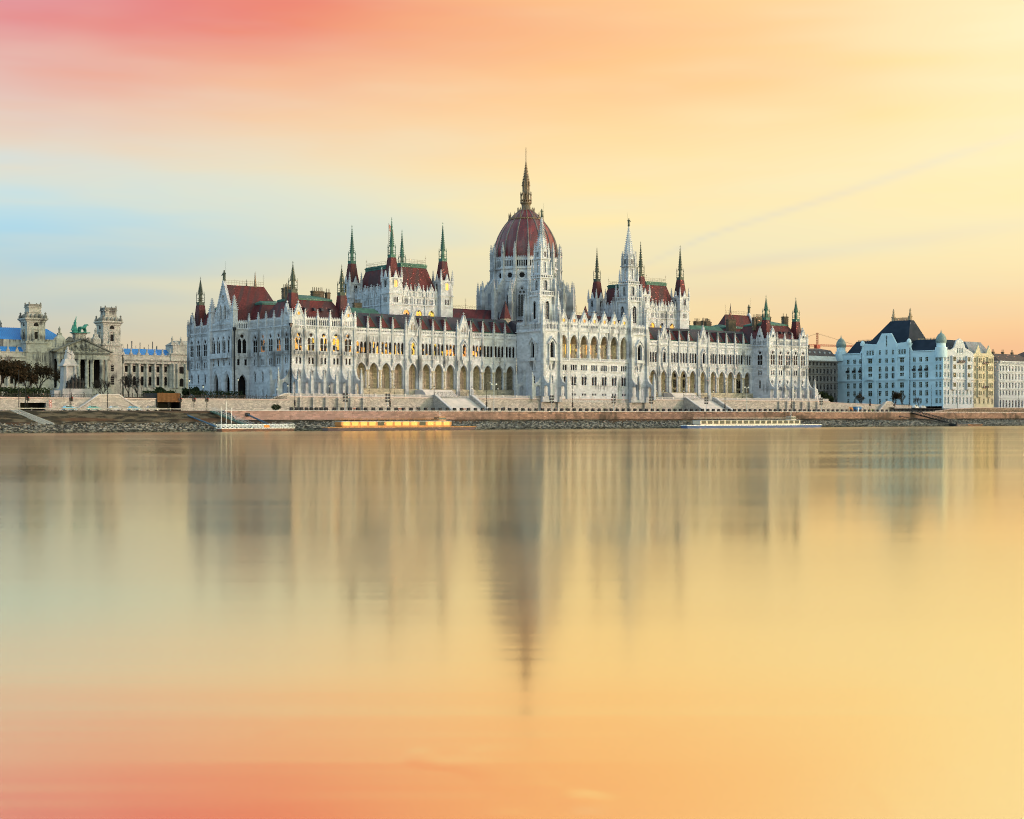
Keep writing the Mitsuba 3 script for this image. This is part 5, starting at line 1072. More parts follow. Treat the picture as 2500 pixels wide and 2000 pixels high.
def windows(P, F, spec, w=0.0, bs='glass_green', nm='window', wall=None, sill='white_plaster'):
    """spec: (u, z0, z1, half width, arched); returns the openings to cut"""
    hs = []
    for u, z0, z1, h, a in spec:
        q = arch(u, h, z0, z1 - h, z1, 5) if a else rect(u - h, u + h, z0, z1)
        hs.append(q); m = MB(F).wall(q, [], w - .32, w - .26); part(P, nm, m, bs)
        f = MB(F); f.box(u - .05, u + .05, w - .26, w - .2, z0, z1); f.box(u - h, u + h, w - .26, w - .21, z0 + (z1 - z0) * .66, z0 + (z1 - z0) * .66 + .09)
        for s in (-1, 1): f.box(u + s * h - .06, u + s * h + .06, w - .28, w - .15, z0, z1)
        f.box(u - h - .15, u + h + .15, w - .2, w + .16, z0 - .18, z0); part(P, nm + '_frame', f, sill)
    return hs
def blue_block():
    P = thing('light_blue_building', 'seven storey building tinted light blue for shade, with tall dark hipped roof and corner domes at right', 'building')
    F = frame(272.7, 101.5, -90); B = 101.5                       # u = 101.5 - y
    U = lambda y: B - y
    sp = []
    Z = ((15.8, 18.6), (20.2, 23.1), (25.4, 28.3))
    cols = [90.8, 86.3, 82.1, 75.3, 68.5, 64.0, 59.6, 53.6, 45.4, 41.3, 37.3, 31.0, 28.6]
    for y in cols + [98.8]:
        h = .98 if y not in (75.3, 53.6) else 1.4
        if y in (98.8,): h = .5
        if y in (31.0, 28.6): h = .65
        for z0, z1 in Z: sp.append((U(y), z0, z1, h, False))
        ar = y in (90.8, 86.3, 82.1, 45.4, 41.3, 37.3, 68.5, 64.0, 59.6)
        sp.append((U(y), 29.4, 32.2, h, ar)); sp.append((U(y), 34.1, 36.5, h, False))
    for y in (77.1, 75.2, 73.3, 68.5, 64.0, 59.6, 55.3, 53.4, 51.6): sp.append((U(y), 38.6, 41.2, .7, False))
    for y in cols: sp.append((U(y), 11.6, 14.2, .75, False))
    sp.append((U(64), 43.2, 49.0, .5, False))
    hs = windows(P, F, sp, sill='blue_shade_plaster')
    top = [(U(101.5), 10), (U(26.7), 10), (U(26.7), 40.0), (U(47.0), 40.0), (U(48.3), 43.5), (U(50.0), 45.2), (U(57.2), 44.6), (U(60.9), 50.4), (U(67.2), 50.4), (U(70.8), 44.6), (U(79.2), 45.2), (U(80.4), 43.5), (U(82.3), 40.0), (U(101.5), 40.0)]
    m = MB(F); m.wall(top, hs, -.8, 0)
    m.box(U(101.4), U(26.8), 0, .5, 24.2, 24.8); m.box(U(101.4), U(26.8), 0, .25, 33.3, 33.6); m.box(U(101.4), U(82.5), 0, .45, 39.6, 40.1); m.box(U(47), U(26.8), 0, .45, 39.6, 40.1)
    for y in (80.2, 71.5, 57.0, 48.8): m.box(U(y) - .5, U(y) + .5, 0, .4, 10, 44)
    for y in (75.3, 53.6): m.box(U(y) - 2.4, U(y) + 2.4, 0, 1.2, 24.8, 26.6); m.box(U(y) - 2.2, U(y) + 2.2, 0, .9, 36.9, 37.3)
    part(P, 'wall', m, 'blue_shade_plaster')
    for y in (90.8, 86.3, 82.1, 45.4, 41.3, 37.3):
        q = MB(F); q.box(U(y) - 1.1, U(y) + 1.1, .05, .75, 29.2, 29.35); q.box(U(y) - 1.1, U(y) + 1.1, .68, .75, 29.3, 30.3); part(P, 'balcony', q, 'iron_black')
    for y in (80.6, 49.0): q = MB(F); q.lathe(U(y), -.2, [(1.3, 44.0), (1.35, 45.3), (.9, 46.4), (.2, 46.9)], 10); part(P, 'gable_urn', q, 'blue_shade_plaster', 40)
    # roofs
    r = MB(F); r.hexa([(U(93), -14, 40), (U(79), -14, 40), (U(79), -1, 40), (U(93), -1, 40)], [(U(90), -10, 47), (U(79), -10, 47), (U(79), -6.5, 47), (U(90), -6.5, 47)]); r.hexa([(U(50), -14, 40), (U(33), -14, 40), (U(33), -1, 40), (U(50), -1, 40)], [(U(50), -10, 46.2), (U(33), -10, 46.2), (U(33), -6.5, 46.2), (U(50), -6.5, 46.2)]); part(P, 'side_roof', r, 'slate_blue')
    r = MB(F); r.hexa([(U(78.5), -20, 44.3), (U(50.2), -20, 44.3), (U(50.2), -.9, 44.3), (U(78.5), -.9, 44.3)], [(U(67.5), -11, 57.5), (U(54), -11, 57.5), (U(54), -8, 57.5), (U(67.5), -8, 57.5)]); part(P, 'main_roof', r, 'slate_blue')
    r = MB(F); r.box(U(79), U(50), -20, -1, 38, 44.4); part(P, 'attic_core', r, 'blue_shade_plaster')
    c = MB(F)
    for i in range(16): c.cbox(U(66.5) + i * .75, -9.5, 57.4, 58.9, .2); c.lathe(U(66.5) + i * .75, -9.5, [(.1, 58.8), (.3, 59.1), (.1, 59.4)], 6)
    for y0, y1, z in ((90, 80, 47), (49, 33, 46.2)):
        for i in range(int((y0 - y1) / .9)): c.frust(U(y0) + i * .9, -8.2, z, z + 1.0, .3, .12, .1, .08)
    part(P, 'roof_cresting', c, 'cresting_stone')
    for y in (66.6, 55.3):
        q = MB(F); q.cbox(U(y), -9.5, 56.0, 60, .75); q.cbox(U(y), -9.5, 59.6, 60, .95); q.lathe(U(y), -9.5, [(.6, 60), (.75, 61), (.4, 62.2), (.55, 62.9), (.1, 64.4)], 8); part(P, 'roof_turret', q, 'cresting_stone')
    for y, z in ((97.2, 40), (29.2, 40)):
        q = MB(F); q.lathe(U(y), -1.6, [(3.2, 36), (3.2, 41.5), (2.5, 41.6), (2.5, 43.8)], 14); part(P, 'corner_turret', q, 'blue_shade_plaster', 40)
        q = MB(F); q.lathe(U(y), -1.6, [(2.75, 43.8), (2.9, 45), (2.6, 46.6), (1.7, 48.2), (.4, 49.2), (.05, 50.8)], 14); part(P, 'corner_dome', q, 'zinc_dome', 60)
    # river side: bay windows, curved gable
    G = frame(272.7, 26.7); sp = []
    ws = [1.5, 4.4, 8.4, 11.6, 14.6, 17.8, 21.0, 24.4]
    for u in ws:
        for z0, z1 in ((11.2, 14.8), (16.2, 18.6), (20.4, 22.8), (25.6, 28.0), (30, 32.4), (34.2, 36.3)): sp.append((u, z0, z1, .62, False))
    for u in (12.6, 14.6, 16.6): sp.append((u, 38.6, 41.2, .62, False))
    hs = windows(P, G, sp, sill='blue_shade_plaster', nm='river_window')
    m = MB(G); m.wall([(0.003, 8.2), (26.6, 8.2), (26.6, 38.8), (22.5, 40.5), (19.5, 41.5), (17.5, 45.2), (14.6, 46.5), (11.8, 45.2), (9.6, 41.5), (7, 40.2), (0.003, 40.0)], hs, -.8, 0)
    m.box(.01, 26.6, 0, .5, 24.2, 24.8); m.box(6.5, 10.2, 0, 1.2, 19, 37); m.box(19.4, 22.8, 0, 1.2, 19, 37); part(P, 'river_wall', m, 'white_plaster')
    for u in (8.3, 21.1):
        for z in (20.4, 25.6, 30.0, 34.2): part(P, 'bay_window', MB(G).wall(rect(u - 1.2, u + 1.2, z, z + 2.3), [], 1.2, 1.26), 'glass_green')
    q = MB(G); q.box(11.6, 17.8, .05, 1.3, 33.4, 33.6); q.box(11.6, 17.8, 1.2, 1.3, 33.6, 34.7); part(P, 'river_balcony', q, 'iron_black')
    r = MB(G); r.hexa([(1, -20, 40), (26, -20, 40), (26, -1, 40), (1, -1, 40)], [(6, -14, 46), (23, -14, 46), (23, -7, 46), (6, -7, 46)]); part(P, 'river_roof', r, 'slate_blue')
    part(P, 'core', MB(F).box(U(101), U(27.6), -25.5, -.9, 10, 39.8), 'glass_dark')
    q = MB(F); q.tube((U(81), .4, 10), (U(81), .4, 40), .13, 5); q.tube((U(48), .4, 10), (U(48), .4, 42), .13, 5); part(P, 'down_pipe', q, 'pipe_dark')
blue_block()
diff('cresting_stone', var_fn((.42, .32, .22), (.3, .24, .17), 1.))
def cream_house():
    P = thing('cream_house', 'tall cream yellow house with two small gables beside the light blue building', 'building')
    G = frame(299.5, 26.9); sp = []
    for u in (1.6, 5.6, 9.6, 13.4, 17.2):
        for z0, z1 in ((11.4, 14.4), (16, 18.4), (20.2, 22.8), (25.2, 28.0), (29.4, 32.2), (33.8, 36.4)): sp.append((u, z0, z1, .68, z0 in (11.4, 29.4)))
    hs = windows(P, G, sp, sill='cream_plaster'); m = MB(G)
    m.wall([(0, 8.2), (18.8, 8.2), (18.8, 38), (17, 39), (14.6, 43.4), (12, 39), (7, 39), (4.6, 43.8), (2, 39), (0, 38)], hs, -.8, .0)
    for z in (19.4, 24.2, 37.2): m.box(0, 18.8, 0, .35, z, z + .4)
    m.box(3.2, 6.8, 0, .9, 15, 37); m.box(12.2, 15.6, 0, .9, 15, 37); part(P, 'wall', m, 'cream_plaster')
    for u in (5.0, 13.9):
        for z in (16, 20.2, 25.2, 29.4, 33.8): part(P, 'bay_window', MB(G).wall(unary_union([Polygon(rect(u + s * .8 - .5, u + s * .8 + .5, z, z + 2.5)) for s in (-1, 1)]), [], .9, .96), 'glass_green')
    for z in (20.0, 33.2): q = MB(G); q.box(7.2, 12, .1, 1.3, z, z + .2); q.box(7.2, 12, 1.2, 1.3, z + .2, z + 1.2); part(P, 'balcony', q, 'iron_black')
    r = MB(G); r.hexa([(0, -18, 38), (18.8, -18, 38), (18.8, -1, 38), (0, -1, 38)], [(1, -12, 45.5), (15, -12, 45.5), (15, -6, 45.5), (1, -6, 45.5)]); part(P, 'roof', r, 'zinc_roof'); part(P, 'core', MB(G).box(.02, 18.78, -18, -.9, 10, 37.9), 'cream_plaster')
cream_house()
mat('zinc_roof', var_fn((.22, .24, .27), (.16, .17, .20), .4), .5)
def white_house(x0, n, bay, name, lab, zt, side=True):
    P = thing(name, lab, 'building'); G = frame(x0, 26.0); L = n * bay; sp = []
    for i in range(n):
        u = (i + .5) * bay
        for z0, z1, a in ((16.4, 18.8, 0), (20.4, 23.2, 0), (25, 28, 0), (29.8, 32.4, 0)): sp.append((u, z0, z1, .62, bool(a)))
        sp.append((u, 9.5, 13.6, .8, True))
    hs = windows(P, G, sp, sill='white_plaster', bs='glass_dark'); m = MB(G); m.wall(rect(0, L, 8.2, zt), hs, -.8, 0)
    for z in (14.6, 19.6, 24.2, 29.0): m.box(0, L, 0, .3, z, z + .35)
    m.box(0, L, 0, 1.0, zt - .6, zt); corbels(m, 0, L, zt - 1.5, zt - .6, 1.1, .7)
    for u, z0, z1, h, a in sp:
        if z0 > 15: m.box(u - .95, u + .95, 0, .3, z1 + .2, z1 + .5)
    part(P, 'wall', m, 'white_plaster')
    if side:
        S = frame(x0, 44.0, -90); sp = [(u, z0, z1, .7, a) for u in (4, 9, 14) for z0, z1, a in ((16.4, 18.8, False), (20.4, 23.2, False), (25, 28, False), (29.8, 32.4, True), (9.5, 13.6, True))]
        hs = windows(P, S, sp, sill='white_plaster', bs='glass_dark', nm='side_window'); m = MB(S); m.wall(rect(0, 17.997, 8.2, zt), hs, -.8, 0); m.box(0, 18, 0, 1.0, zt - .6, zt); part(P, 'side_wall', m, 'white_plaster')
    r = MB(G); r.hexa([(-.8, -18, zt), (L + .8, -18, zt), (L + .8, .8, zt), (-.8, .8, zt)], [(6, -10, zt + 4.4), (L - 2, -10, zt + 4.4), (L - 2, -8, zt + 4.4), (6, -8, zt + 4.4)]); part(P, 'roof', r, 'brown_roof'); part(P, 'core', MB(G).box(.9, L - .02, -17.9, -.9, 8.2, zt - .1), 'glass_dark')
    for i in range(3): chimney(P, G, 8 + i * 9, -9, zt + 2.5, zt + 5.6, .7, .5, 2)
mat('brown_roof', var_fn((.075, .05, .045), (.05, .04, .04), .4), .6)
white_house(321.5, 11, 2.95, 'white_corner_house', 'white corner house with brown tiled roof and rows of small windows at far right', 35.2)
white_house(354.2, 10, 3.2, 'pale_row_house', 'pale house cut by the right picture edge beyond the white corner house', 37.0, False)
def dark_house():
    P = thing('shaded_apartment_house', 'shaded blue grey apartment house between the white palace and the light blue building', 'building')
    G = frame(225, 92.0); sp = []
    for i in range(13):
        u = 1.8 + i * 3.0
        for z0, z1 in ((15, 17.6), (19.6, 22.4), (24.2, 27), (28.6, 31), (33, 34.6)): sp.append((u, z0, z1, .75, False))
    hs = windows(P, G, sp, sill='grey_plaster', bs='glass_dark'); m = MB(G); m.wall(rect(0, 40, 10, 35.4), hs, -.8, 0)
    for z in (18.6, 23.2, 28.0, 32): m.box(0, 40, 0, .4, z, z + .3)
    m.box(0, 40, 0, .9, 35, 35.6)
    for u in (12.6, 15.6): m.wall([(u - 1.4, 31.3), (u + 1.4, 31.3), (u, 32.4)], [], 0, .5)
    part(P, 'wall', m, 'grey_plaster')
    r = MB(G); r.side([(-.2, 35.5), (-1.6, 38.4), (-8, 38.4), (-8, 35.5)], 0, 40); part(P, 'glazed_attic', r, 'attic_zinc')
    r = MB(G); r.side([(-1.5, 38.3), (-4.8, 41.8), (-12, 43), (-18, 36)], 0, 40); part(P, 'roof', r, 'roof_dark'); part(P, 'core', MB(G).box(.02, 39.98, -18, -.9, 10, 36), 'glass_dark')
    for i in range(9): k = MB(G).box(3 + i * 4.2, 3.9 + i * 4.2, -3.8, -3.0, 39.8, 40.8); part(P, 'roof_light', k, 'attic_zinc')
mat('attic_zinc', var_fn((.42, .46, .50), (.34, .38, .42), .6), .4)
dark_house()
def crane():
    P = thing('tower_crane', 'red tower crane far behind the roofs at right', 'crane')
    X, Y = 488.75, 300.0; mat('crane_red', (.42, .075, .04), .5)
    def lattice(p, q, h, n, nm):
        p, q = np.array(p, float), np.array(q, float); d = (q - p) / np.linalg.norm(q - p); a = np.array([0, 1., 0]); b = np.cross(d, a); m = MB(WORLD); c = [s * a * h + t * b * h for s in (-1, 1) for t in (-1, 1)]
        for o in c: m.tube(p + o, q + o, .16, 4)
        for i in range(n):
            e, f = p + (q - p) * i / n, p + (q - p) * (i + 1) / n
            for o, r in ((0, 1), (1, 3), (3, 2), (2, 0)): m.tube(e + c[o], f + c[r], .1, 4)
        part(P, nm, m, 'crane_red')
    lattice((X, Y, 12), (X, Y, 58), .9, 18, 'mast'); lattice((X, Y, 58), (X, Y, 68.5), .55, 6, 'tower_head'); lattice((X + 2, Y, 59), (X + 58, Y, 59.6), .5, 22, 'jib'); lattice((X - 13, Y, 58.6), (X - 2, Y, 58.8), .6, 5, 'counter_jib')
    m = MB(WORLD).box(X - 2, X + 2, Y - 1.4, Y + 1.4, 56.5, 59.5); part(P, 'cabin', m, 'crane_red')
    m = MB(WORLD).tube((X, Y, 68), (X + 48, Y, 60), .09, 4); m.tube((X, Y, 68), (X - 13, Y, 64.6), .09, 4); m.tube((X - 13, Y, 64.6), (X - 13, Y, 59), .09, 4); part(P, 'stay_cable', m, 'iron_black')
    part(P, 'counterweight', MB(WORLD).box(X - 13, X - 9.5, Y - 1, Y + 1, 56.6, 58.8), 'concrete')
crane()
# ================================================================ trees and shrubs
diff('bark', var_fn((.060, .048, .040), (.035, .030, .028), 2.)); diff('twig', rgb(.045, .036, .032))
scene['leaf_brown'] = {'type': 'twosided', 'bsdf': {'type': 'diffuse', 'reflectance': mikit.proc(lambda p, n, uv: mx((.060, .038, .022), (.022, .021, .015), mikit.noise(p.x * 1.1, p.y * 1.1, p.z * 1.1)))}}
scene['leaf_green'] = {'type': 'twosided', 'bsdf': {'type': 'diffuse', 'reflectance': mikit.proc(lambda p, n, uv: mx((.020, .035, .018), (.050, .060, .028), mikit.noise(p.x * 1.3, p.y * 1.3, p.z * 1.3)))}}
def cards(pts, size, r):
    n = len(pts); d = r.normal(size=(n, 3)); d /= np.linalg.norm(d, axis=1, keepdims=True); e = np.cross(d, r.normal(size=(n, 3))); e /= np.linalg.norm(e, axis=1, keepdims=True)
    s = size * r.uniform(.6, 1.4, (n, 1)); v = np.stack([pts - d * s, pts + e * s * .6, pts + d * s, pts - e * s * .6], 1).reshape(-1, 3); i = 4 * np.arange(n)[:, None]
    return trimesh.Trimesh(v, np.vstack([i + [0, 1, 2], i + [0, 2, 3]]), process=False)
def tree(name, label, cat, x, y, z, h, spread, leaf, seed, bs='leaf_brown', group=None, depth=5, leafsize=.28):
    r = np.random.default_rng(seed); k = thing(name, label, cat, group); trunk, crown, tips = MB(), MB(), []
    def grow(p, d, L, rad, lev):
        q = p + d * L
        (trunk if lev < 2 else crown).tube(p, q, rad, 6 if lev < 2 else 3, rad * .68)
        if lev >= 3: tips.append(q)
        if lev >= depth: return
        for i in range(3 if lev < 3 else 2 + (r.random() < .6)):
            a = r.normal(size=3); a -= a.dot(d) * d; a /= np.linalg.norm(a)
            nd = d + a * spread * r.uniform(.5, 1.15) + np.array([0, 0, .12]); nd /= np.linalg.norm(nd)
            s = p + d * L * r.uniform(.72, 1.) if lev else q
            grow(s, nd, L * r.uniform(.62, .86), max(rad * .66, .035), lev + 1)
    grow(np.array([x, y, z]), np.array([r.normal() * .04, r.normal() * .04, 1.]), h * .22, h * .018 + .05, 0)
    part(k, 'trunk', trunk, 'bark'); tp = np.array(tips)
    if leaf < 1: part(k, 'crown', crown, 'twig')
    else:
        pts = tp[r.integers(0, len(tp), leaf)] + r.normal(size=(leaf, 3)) * np.array([.6, .6, .6]) * h * .07
        part(k, 'crown', trimesh.util.concatenate([crown.mesh(), cards(pts, leafsize, r)]), bs)
    return k
GN = 10.3
tree('autumn_tree', 'large dense dark brown tree at the left picture edge', 'tree', -222.5, 40, GN, 17.5, .6, 3600, 1, leafsize=.34)
tree('autumn_tree', 'dark brown tree just left of the left museum tower', 'tree', -215.5, 46, GN, 16, .6, 2800, 2, leafsize=.34)
tree('autumn_tree', 'half bare brown tree in front of the left museum tower', 'tree', -206.0, 62, GN, 14.5, .6, 1100, 3, leafsize=.36)
tree('autumn_tree', 'brown tree close behind the marble monument on its left', 'tree', -193.5, 84, GN, 18.5, .55, 1800, 4, leafsize=.32)
tree('autumn_tree', 'brown tree close behind the bronze group', 'tree', -182.5, 88, GN, 17, .55, 1500, 5, leafsize=.32)
tree('bare_tree', 'bare dark tree in front of the portico, left of two', 'tree', -172.5, 75, GN, 11.5, .6, 0, 6, depth=6)
tree('bare_tree', 'bare dark tree in front of the right museum tower', 'tree', -164.5, 70, GN, 13.5, .6, 0, 7, depth=6)
tree('bare_tree', 'bare dark tree in front of the museum colonnade', 'tree', -157.5, 78, GN, 13, .6, 0, 8, depth=6)
tree('bare_tree', 'bare thin tree right behind the monument steps', 'tree', -178.5, 62, GN, 10, .6, 0, 9, depth=6)
for i, (x, y, h, l) in enumerate(((-151.5, 70, 7.0, 'round dark green bush left of two below the colonnade'), (-141, 66, 7.6, 'broad dark evergreen bush next to the blue shaded palace corner'), (-135.5, 96, 7.2, 'dark evergreen bush behind the broad one at the palace corner'))):
    tree('evergreen_bush', l, 'bush', x, y, GN - .8, h * 1.15, .95, 3200, 20 + i, 'leaf_green', leafsize=.34)
tree('dark_tree', 'dark leafy tree in the gap between the white palace and the light blue building', 'tree', 170, 22, 8.5, 11, .7, 2600, 30, 'leaf_green', leafsize=.36)
tree('dark_tree', 'lower dark leafy tree left of the light blue building', 'tree', 179, 26, 8.5, 9, .7, 2000, 31, 'leaf_green', leafsize=.36)
tree('young_tree', 'slim sparse tree before the left part of the light blue building', 'tree', 184.5, 10, 8.0, 10, .5, 330, 32, leafsize=.26)
tree('young_tree', 'dense brown twiggy tree before the middle of the light blue building', 'tree', 211, 10, 8.0, 11.5, .42, 1500, 33, leafsize=.28)
tree('young_tree', 'bare twiggy tree right of the dense brown one', 'tree', 219, 12, 8.2, 10.5, .5, 60, 34, leafsize=.22)
tree('young_tree', 'bare thin tree before the right part of the light blue building', 'tree', 238, 16, 8.2, 9, .5, 0, 35)
for i, (x, y, n_, l) in enumerate(((-226, 8, 9, 'dark hedge behind the railing at the left picture edge'), (-219, 30, 5, 'dark hedge behind the railing left of the marble monument'), (-166, 40, 6, 'low dark hedge behind the ramp block'), (-150, 26, 10, 'low dark hedge behind the brown clad shed'))):
    k = thing('hedge', l, 'hedge'); r_ = np.random.default_rng(50 + i); q = r_.uniform(-1, 1, (1500, 3)) * [n_, 1.6, 1.9] + [x, y, GN + 1.6]; part(k, 'foliage', cards(q, .34, r_), 'leaf_green')
    m = MB()
    for j in range(9): m.tube((x - n_ + n_ * j / 4.2, y, GN - .2), (x - n_ + n_ * j / 4.2 + .3, y, GN + 2.4), .07, 4)
    part(k, 'stems', m, 'bark')
k = thing('potted_shrub', 'dark round shrub on the quay near the floating pier', 'shrub'); r_ = np.random.default_rng(3)
q = r_.normal(size=(500, 3)); q /= np.linalg.norm(q, axis=1, keepdims=True); part(k, 'foliage', cards(q * r_.uniform(.5, 1, (500, 1)) * [1.9, .8, 1.05] + [-152, -21.5, 7.7], .2, r_), 'leaf_green'); part(k, 'stem', MB().tube((-152, -21.5, 6.5), (-152, -21.5, 7.6), .15), 'bark')

# ================================================================ street furniture
mat('lamp_glass', (.75, .75, .7), .3, spec=.4); mat('steel_pale', var_fn((.48, .52, .55), (.40, .44, .47), 1.), .5); mat('white_paint', (.75, .76, .76), .45)
def lamp(x, y, z, h, label, group):
    k = thing('terrace_lamp', label, 'street lamp', group); m = MB(); m.lathe(x, y, [(.34, z), (.34, z + .5), (.16, z + .9), (.09, z + 1.4), (.07, z + h - .9), (.16, z + h - .8)], 8); part(k, 'post', m, 'iron_black', 50)
    m = MB(); m.lathe(x, y, [(.16, z + h - .8), (.30, z + h - .2)], 6); part(k, 'lantern', m, 'lamp_glass'); m = MB(); m.lathe(x, y, [(.36, z + h - .2), (.2, z + h), (.03, z + h + .35)], 6); part(k, 'cap', m, 'iron_black')
ORD = 'first second third fourth fifth sixth seventh eighth ninth tenth eleventh twelfth thirteenth fourteenth fifteenth sixteenth seventeenth eighteenth'.split()
for i_, x in enumerate((-138.3, -121.8, -105.3, -94.6, -77.0, -59.7, -47.4, -26.9, -3.8, 12.6, 35.4, 39.3, 51.2, 68.8, 86.8, 120.4, 134.9, 136.9)): lamp(x, -4.6, 11.75, 4.0, ORD[i_] + ' black lantern lamp from the left behind the long terrace balustrade', 'lantern lamps along the palace terrace')
for x, l, h in ((-174.8, 'tall black candelabra lamp at the far left palace corner', 6.6), (-157.0, 'tall black candelabra lamp before the arched side gate', 7.2), (-169.9, 'slim black lamp before the left end of the palace', 4.6), (-142.3, 'black lantern lamp at the left end of the railing', 4.2)): lamp(x, -4.2, GN, h, l, None)
def pole(x, y, z, h, label, kind, group=None):
    k = thing('street_pole' if kind != 'flood' else 'floodlight_mast', label, 'lamp post' if kind != 'flood' else 'floodlight', group); bs = 'steel_pale' if kind in ('flood', 'two') else 'iron_black'
    part(k, 'pole', MB().tube((x, y, z), (x, y, z + h), .13, 6, .08), bs)
    if kind == 'arm': m = MB().tube((x, y, z + h - .1), (x + 1.7, y, z + h + .1), .06, 5); part(k, 'arm', m, bs); part(k, 'lamp_head', MB().box(x + 1.0, x + 2.0, y - .16, y + .16, z + h + .02, z + h + .2), 'steel_pale'); part(k, 'control_box', MB().box(x - .22, x + .22, y - .25, y + .2, z + 1.7, z + 3.6), bs)
    if kind == 'two':
        for s in (-1, 1): m = MB().tube((x, y, z + h - .5), (x + s * 1.0, y, z + h), .06, 5); part(k, 'arm', m, bs); part(k, 'lamp_head', MB().lathe(x + s * 1.1, y, [(.1, z + h - .25), (.32, z + h - .1), (.28, z + h + .2), (.08, z + h + .35)], 8), 'lamp_glass')
    if kind == 'flood':
        for i in range(3):
            part(k, 'cross_arm', MB().box(x - .85, x + .85, y - .05, y + .05, z + h - .1 - 1.1 * i, z + h - 1.1 * i), bs)
            for s in (-1, 1): m = MB(); m.hexa([(x + s * .6 - .32, y - .35, z + h - .45 - 1.1 * i), (x + s * .6 + .32, y - .35, z + h - .45 - 1.1 * i), (x + s * .6 + .32, y + .25, z + h - .6 - 1.1 * i), (x + s * .6 - .32, y + .25, z + h - .6 - 1.1 * i)], [(x + s * .6 - .32, y - .2, z + h + .2 - 1.1 * i), (x + s * .6 + .32, y - .2, z + h + .2 - 1.1 * i), (x + s * .6 + .32, y + .25, z + h + .05 - 1.1 * i), (x + s * .6 - .32, y + .25, z + h + .05 - 1.1 * i)]); part(k, 'flood_lamp', m, 'pipe_dark')
for x, h, l in ((-144.1, 10.5, 'tall dark street pole left of the front buttresses'), (-106.3, 11.5, 'tall dark street pole before the first left arches'), (-64.2, 10.6, 'tall dark street pole beside the left stairs'), (-23.0, 10.6, 'tall dark street pole before the central front'), (60.2, 12.5, 'tall dark street pole before the right stairs'), (101.2, 10.8, 'tall dark street pole before the right pavilion')): pole(x, -20, QZ, h, l, 'arm')
pole(-60.8, -20, QZ, 10.0, 'pale twin globe lamp post right of the left stairs', 'two'); pole(73.2, -20, QZ, 10.4, 'pale twin globe lamp post right of the right stairs', 'two')
for x, l in ((-124.5, 'floodlight mast before the left pavilion buttresses'), (-107.2, 'floodlight mast before the left pavilion corner'), (-33.3, 'floodlight mast before the left spire tower'), (-2.0, 'floodlight mast before the loggia front'), (18.2, 'floodlight mast before the right spire tower'), (49.2, 'floodlight mast before the right stairs'), (120.8, 'floodlight mast before the right pavilion end')): pole(x, -20, QZ, 6.0, l, 'flood')
for x, h, l in ((-236.5, 12, 'tall dark pole above the underpass at far left'), (-234.5, 7.2, 'shorter dark pole beside the underpass'), (-220.9, 8.0, 'dark pole before the marble monument'), (-209.0, 10.5, 'dark pole before the ramp block')): pole(x, -19, QZ, h, l, 'plain')
for x, y, h, l in ((187.5, 2, 9.5, 'dark pole behind the blue container'), (205, -3, 9.5, 'dark pole left of the parked cars'), (222, 6, 12, 'dark pole before the middle of the light blue building'), (240, 10, 12, 'dark pole at the corner of the light blue building'), (262, 10, 14, 'tall dark pole before the white river side of the light blue building'), (276, 10, 13.5, 'tall dark pole before the cream house'), (299.4, 10, 12.5, 'dark pole left of the white corner house'), (315.9, 10, 12.0, 'dark pole before the white corner house')): pole(x, y, 8.2, h, l, 'plain')
for y_, (x, l) in zip((-18,) * 9, ((-184.5, 'traffic light right of the brown clad shed'), (-179.7, 'traffic light before the pale wall, left of a pair'), (-175.2, 'traffic light before the pale wall, right of a pair'), (-233.6, 'traffic light at the underpass'), (-220.2, 'traffic light left of the ramp block'), (168, 'traffic light below the light blue building'), (186.0, 'traffic light beside the white stair block'))):
    k = thing('traffic_light', l, 'traffic light'); y_ = y_ if x < 100 else -9; part(k, 'pole', MB().tube((x, y_, QZ), (x, y_, QZ + 4.6), .10, 6), 'iron_black'); part(k, 'signal_head', MB().box(x + .1, x + .55, y_ - .2, y_ + .2, QZ + 2.9, QZ + 4.2), 'iron_black'); part(k, 'red_lens', MB().lathe(x + .32, y_ - .25, [(.16, QZ + 3.78), (.16, QZ + 4.05)], 8), 'signal_red'); part(k, 'visor', MB().box(x - .5, x - .12, y_ - .2, y_ + .2, QZ + 3.0, QZ + 4.0), 'iron_black')
mat('signal_red', (.55, .03, .02), .4)
k = thing('road_sign', 'stack of three round red ringed signs beside the underpass', 'sign'); part(k, 'post', MB().tube((-223.2, -8.6, 6.5), (-223.2, -8.6, 9.9), .06), 'steel_pale')
SG = frame(-223.2, -8.75)
for z in (9.4, 8.6, 7.8): part(k, 'sign_ring', MB(SG).wall(circ(0, z, .38, 16), [circ(0, z, .25, 16)], 0, .05), 'signal_red'); part(k, 'sign_face', MB(SG).wall(circ(0, z, .26, 16), [], 0, .03), 'white_paint')
for x, l in ((-120.7, 'red brown bench on the quay below the left pavilion'), (-102.5, 'red brown bench on the quay below the first left arches'), (-75.6, 'red brown bench on the quay before the left stairs')):
    k = thing('quay_bench', l, 'bench'); y = -21.5
    for i in range(3): part(k, 'seat_slat', MB().box(x - 1.5, x + 1.5, y - .3 + .22 * i, y - .12 + .22 * i, 7.0, 7.06), 'bench_red')
    for i in range(2): part(k, 'back_slat', MB().box(x - 1.5, x + 1.5, y + .36, y + .41, 7.2 + .24 * i, 7.38 + .24 * i), 'bench_red')
    for s in (-1.2, 1.2): part(k, 'leg', MB().box(x + s - .06, x + s + .06, y - .3, y + .4, 6.45, 7.0), 'iron_black')
mat('bench_red', (.28, .09, .06), .6)

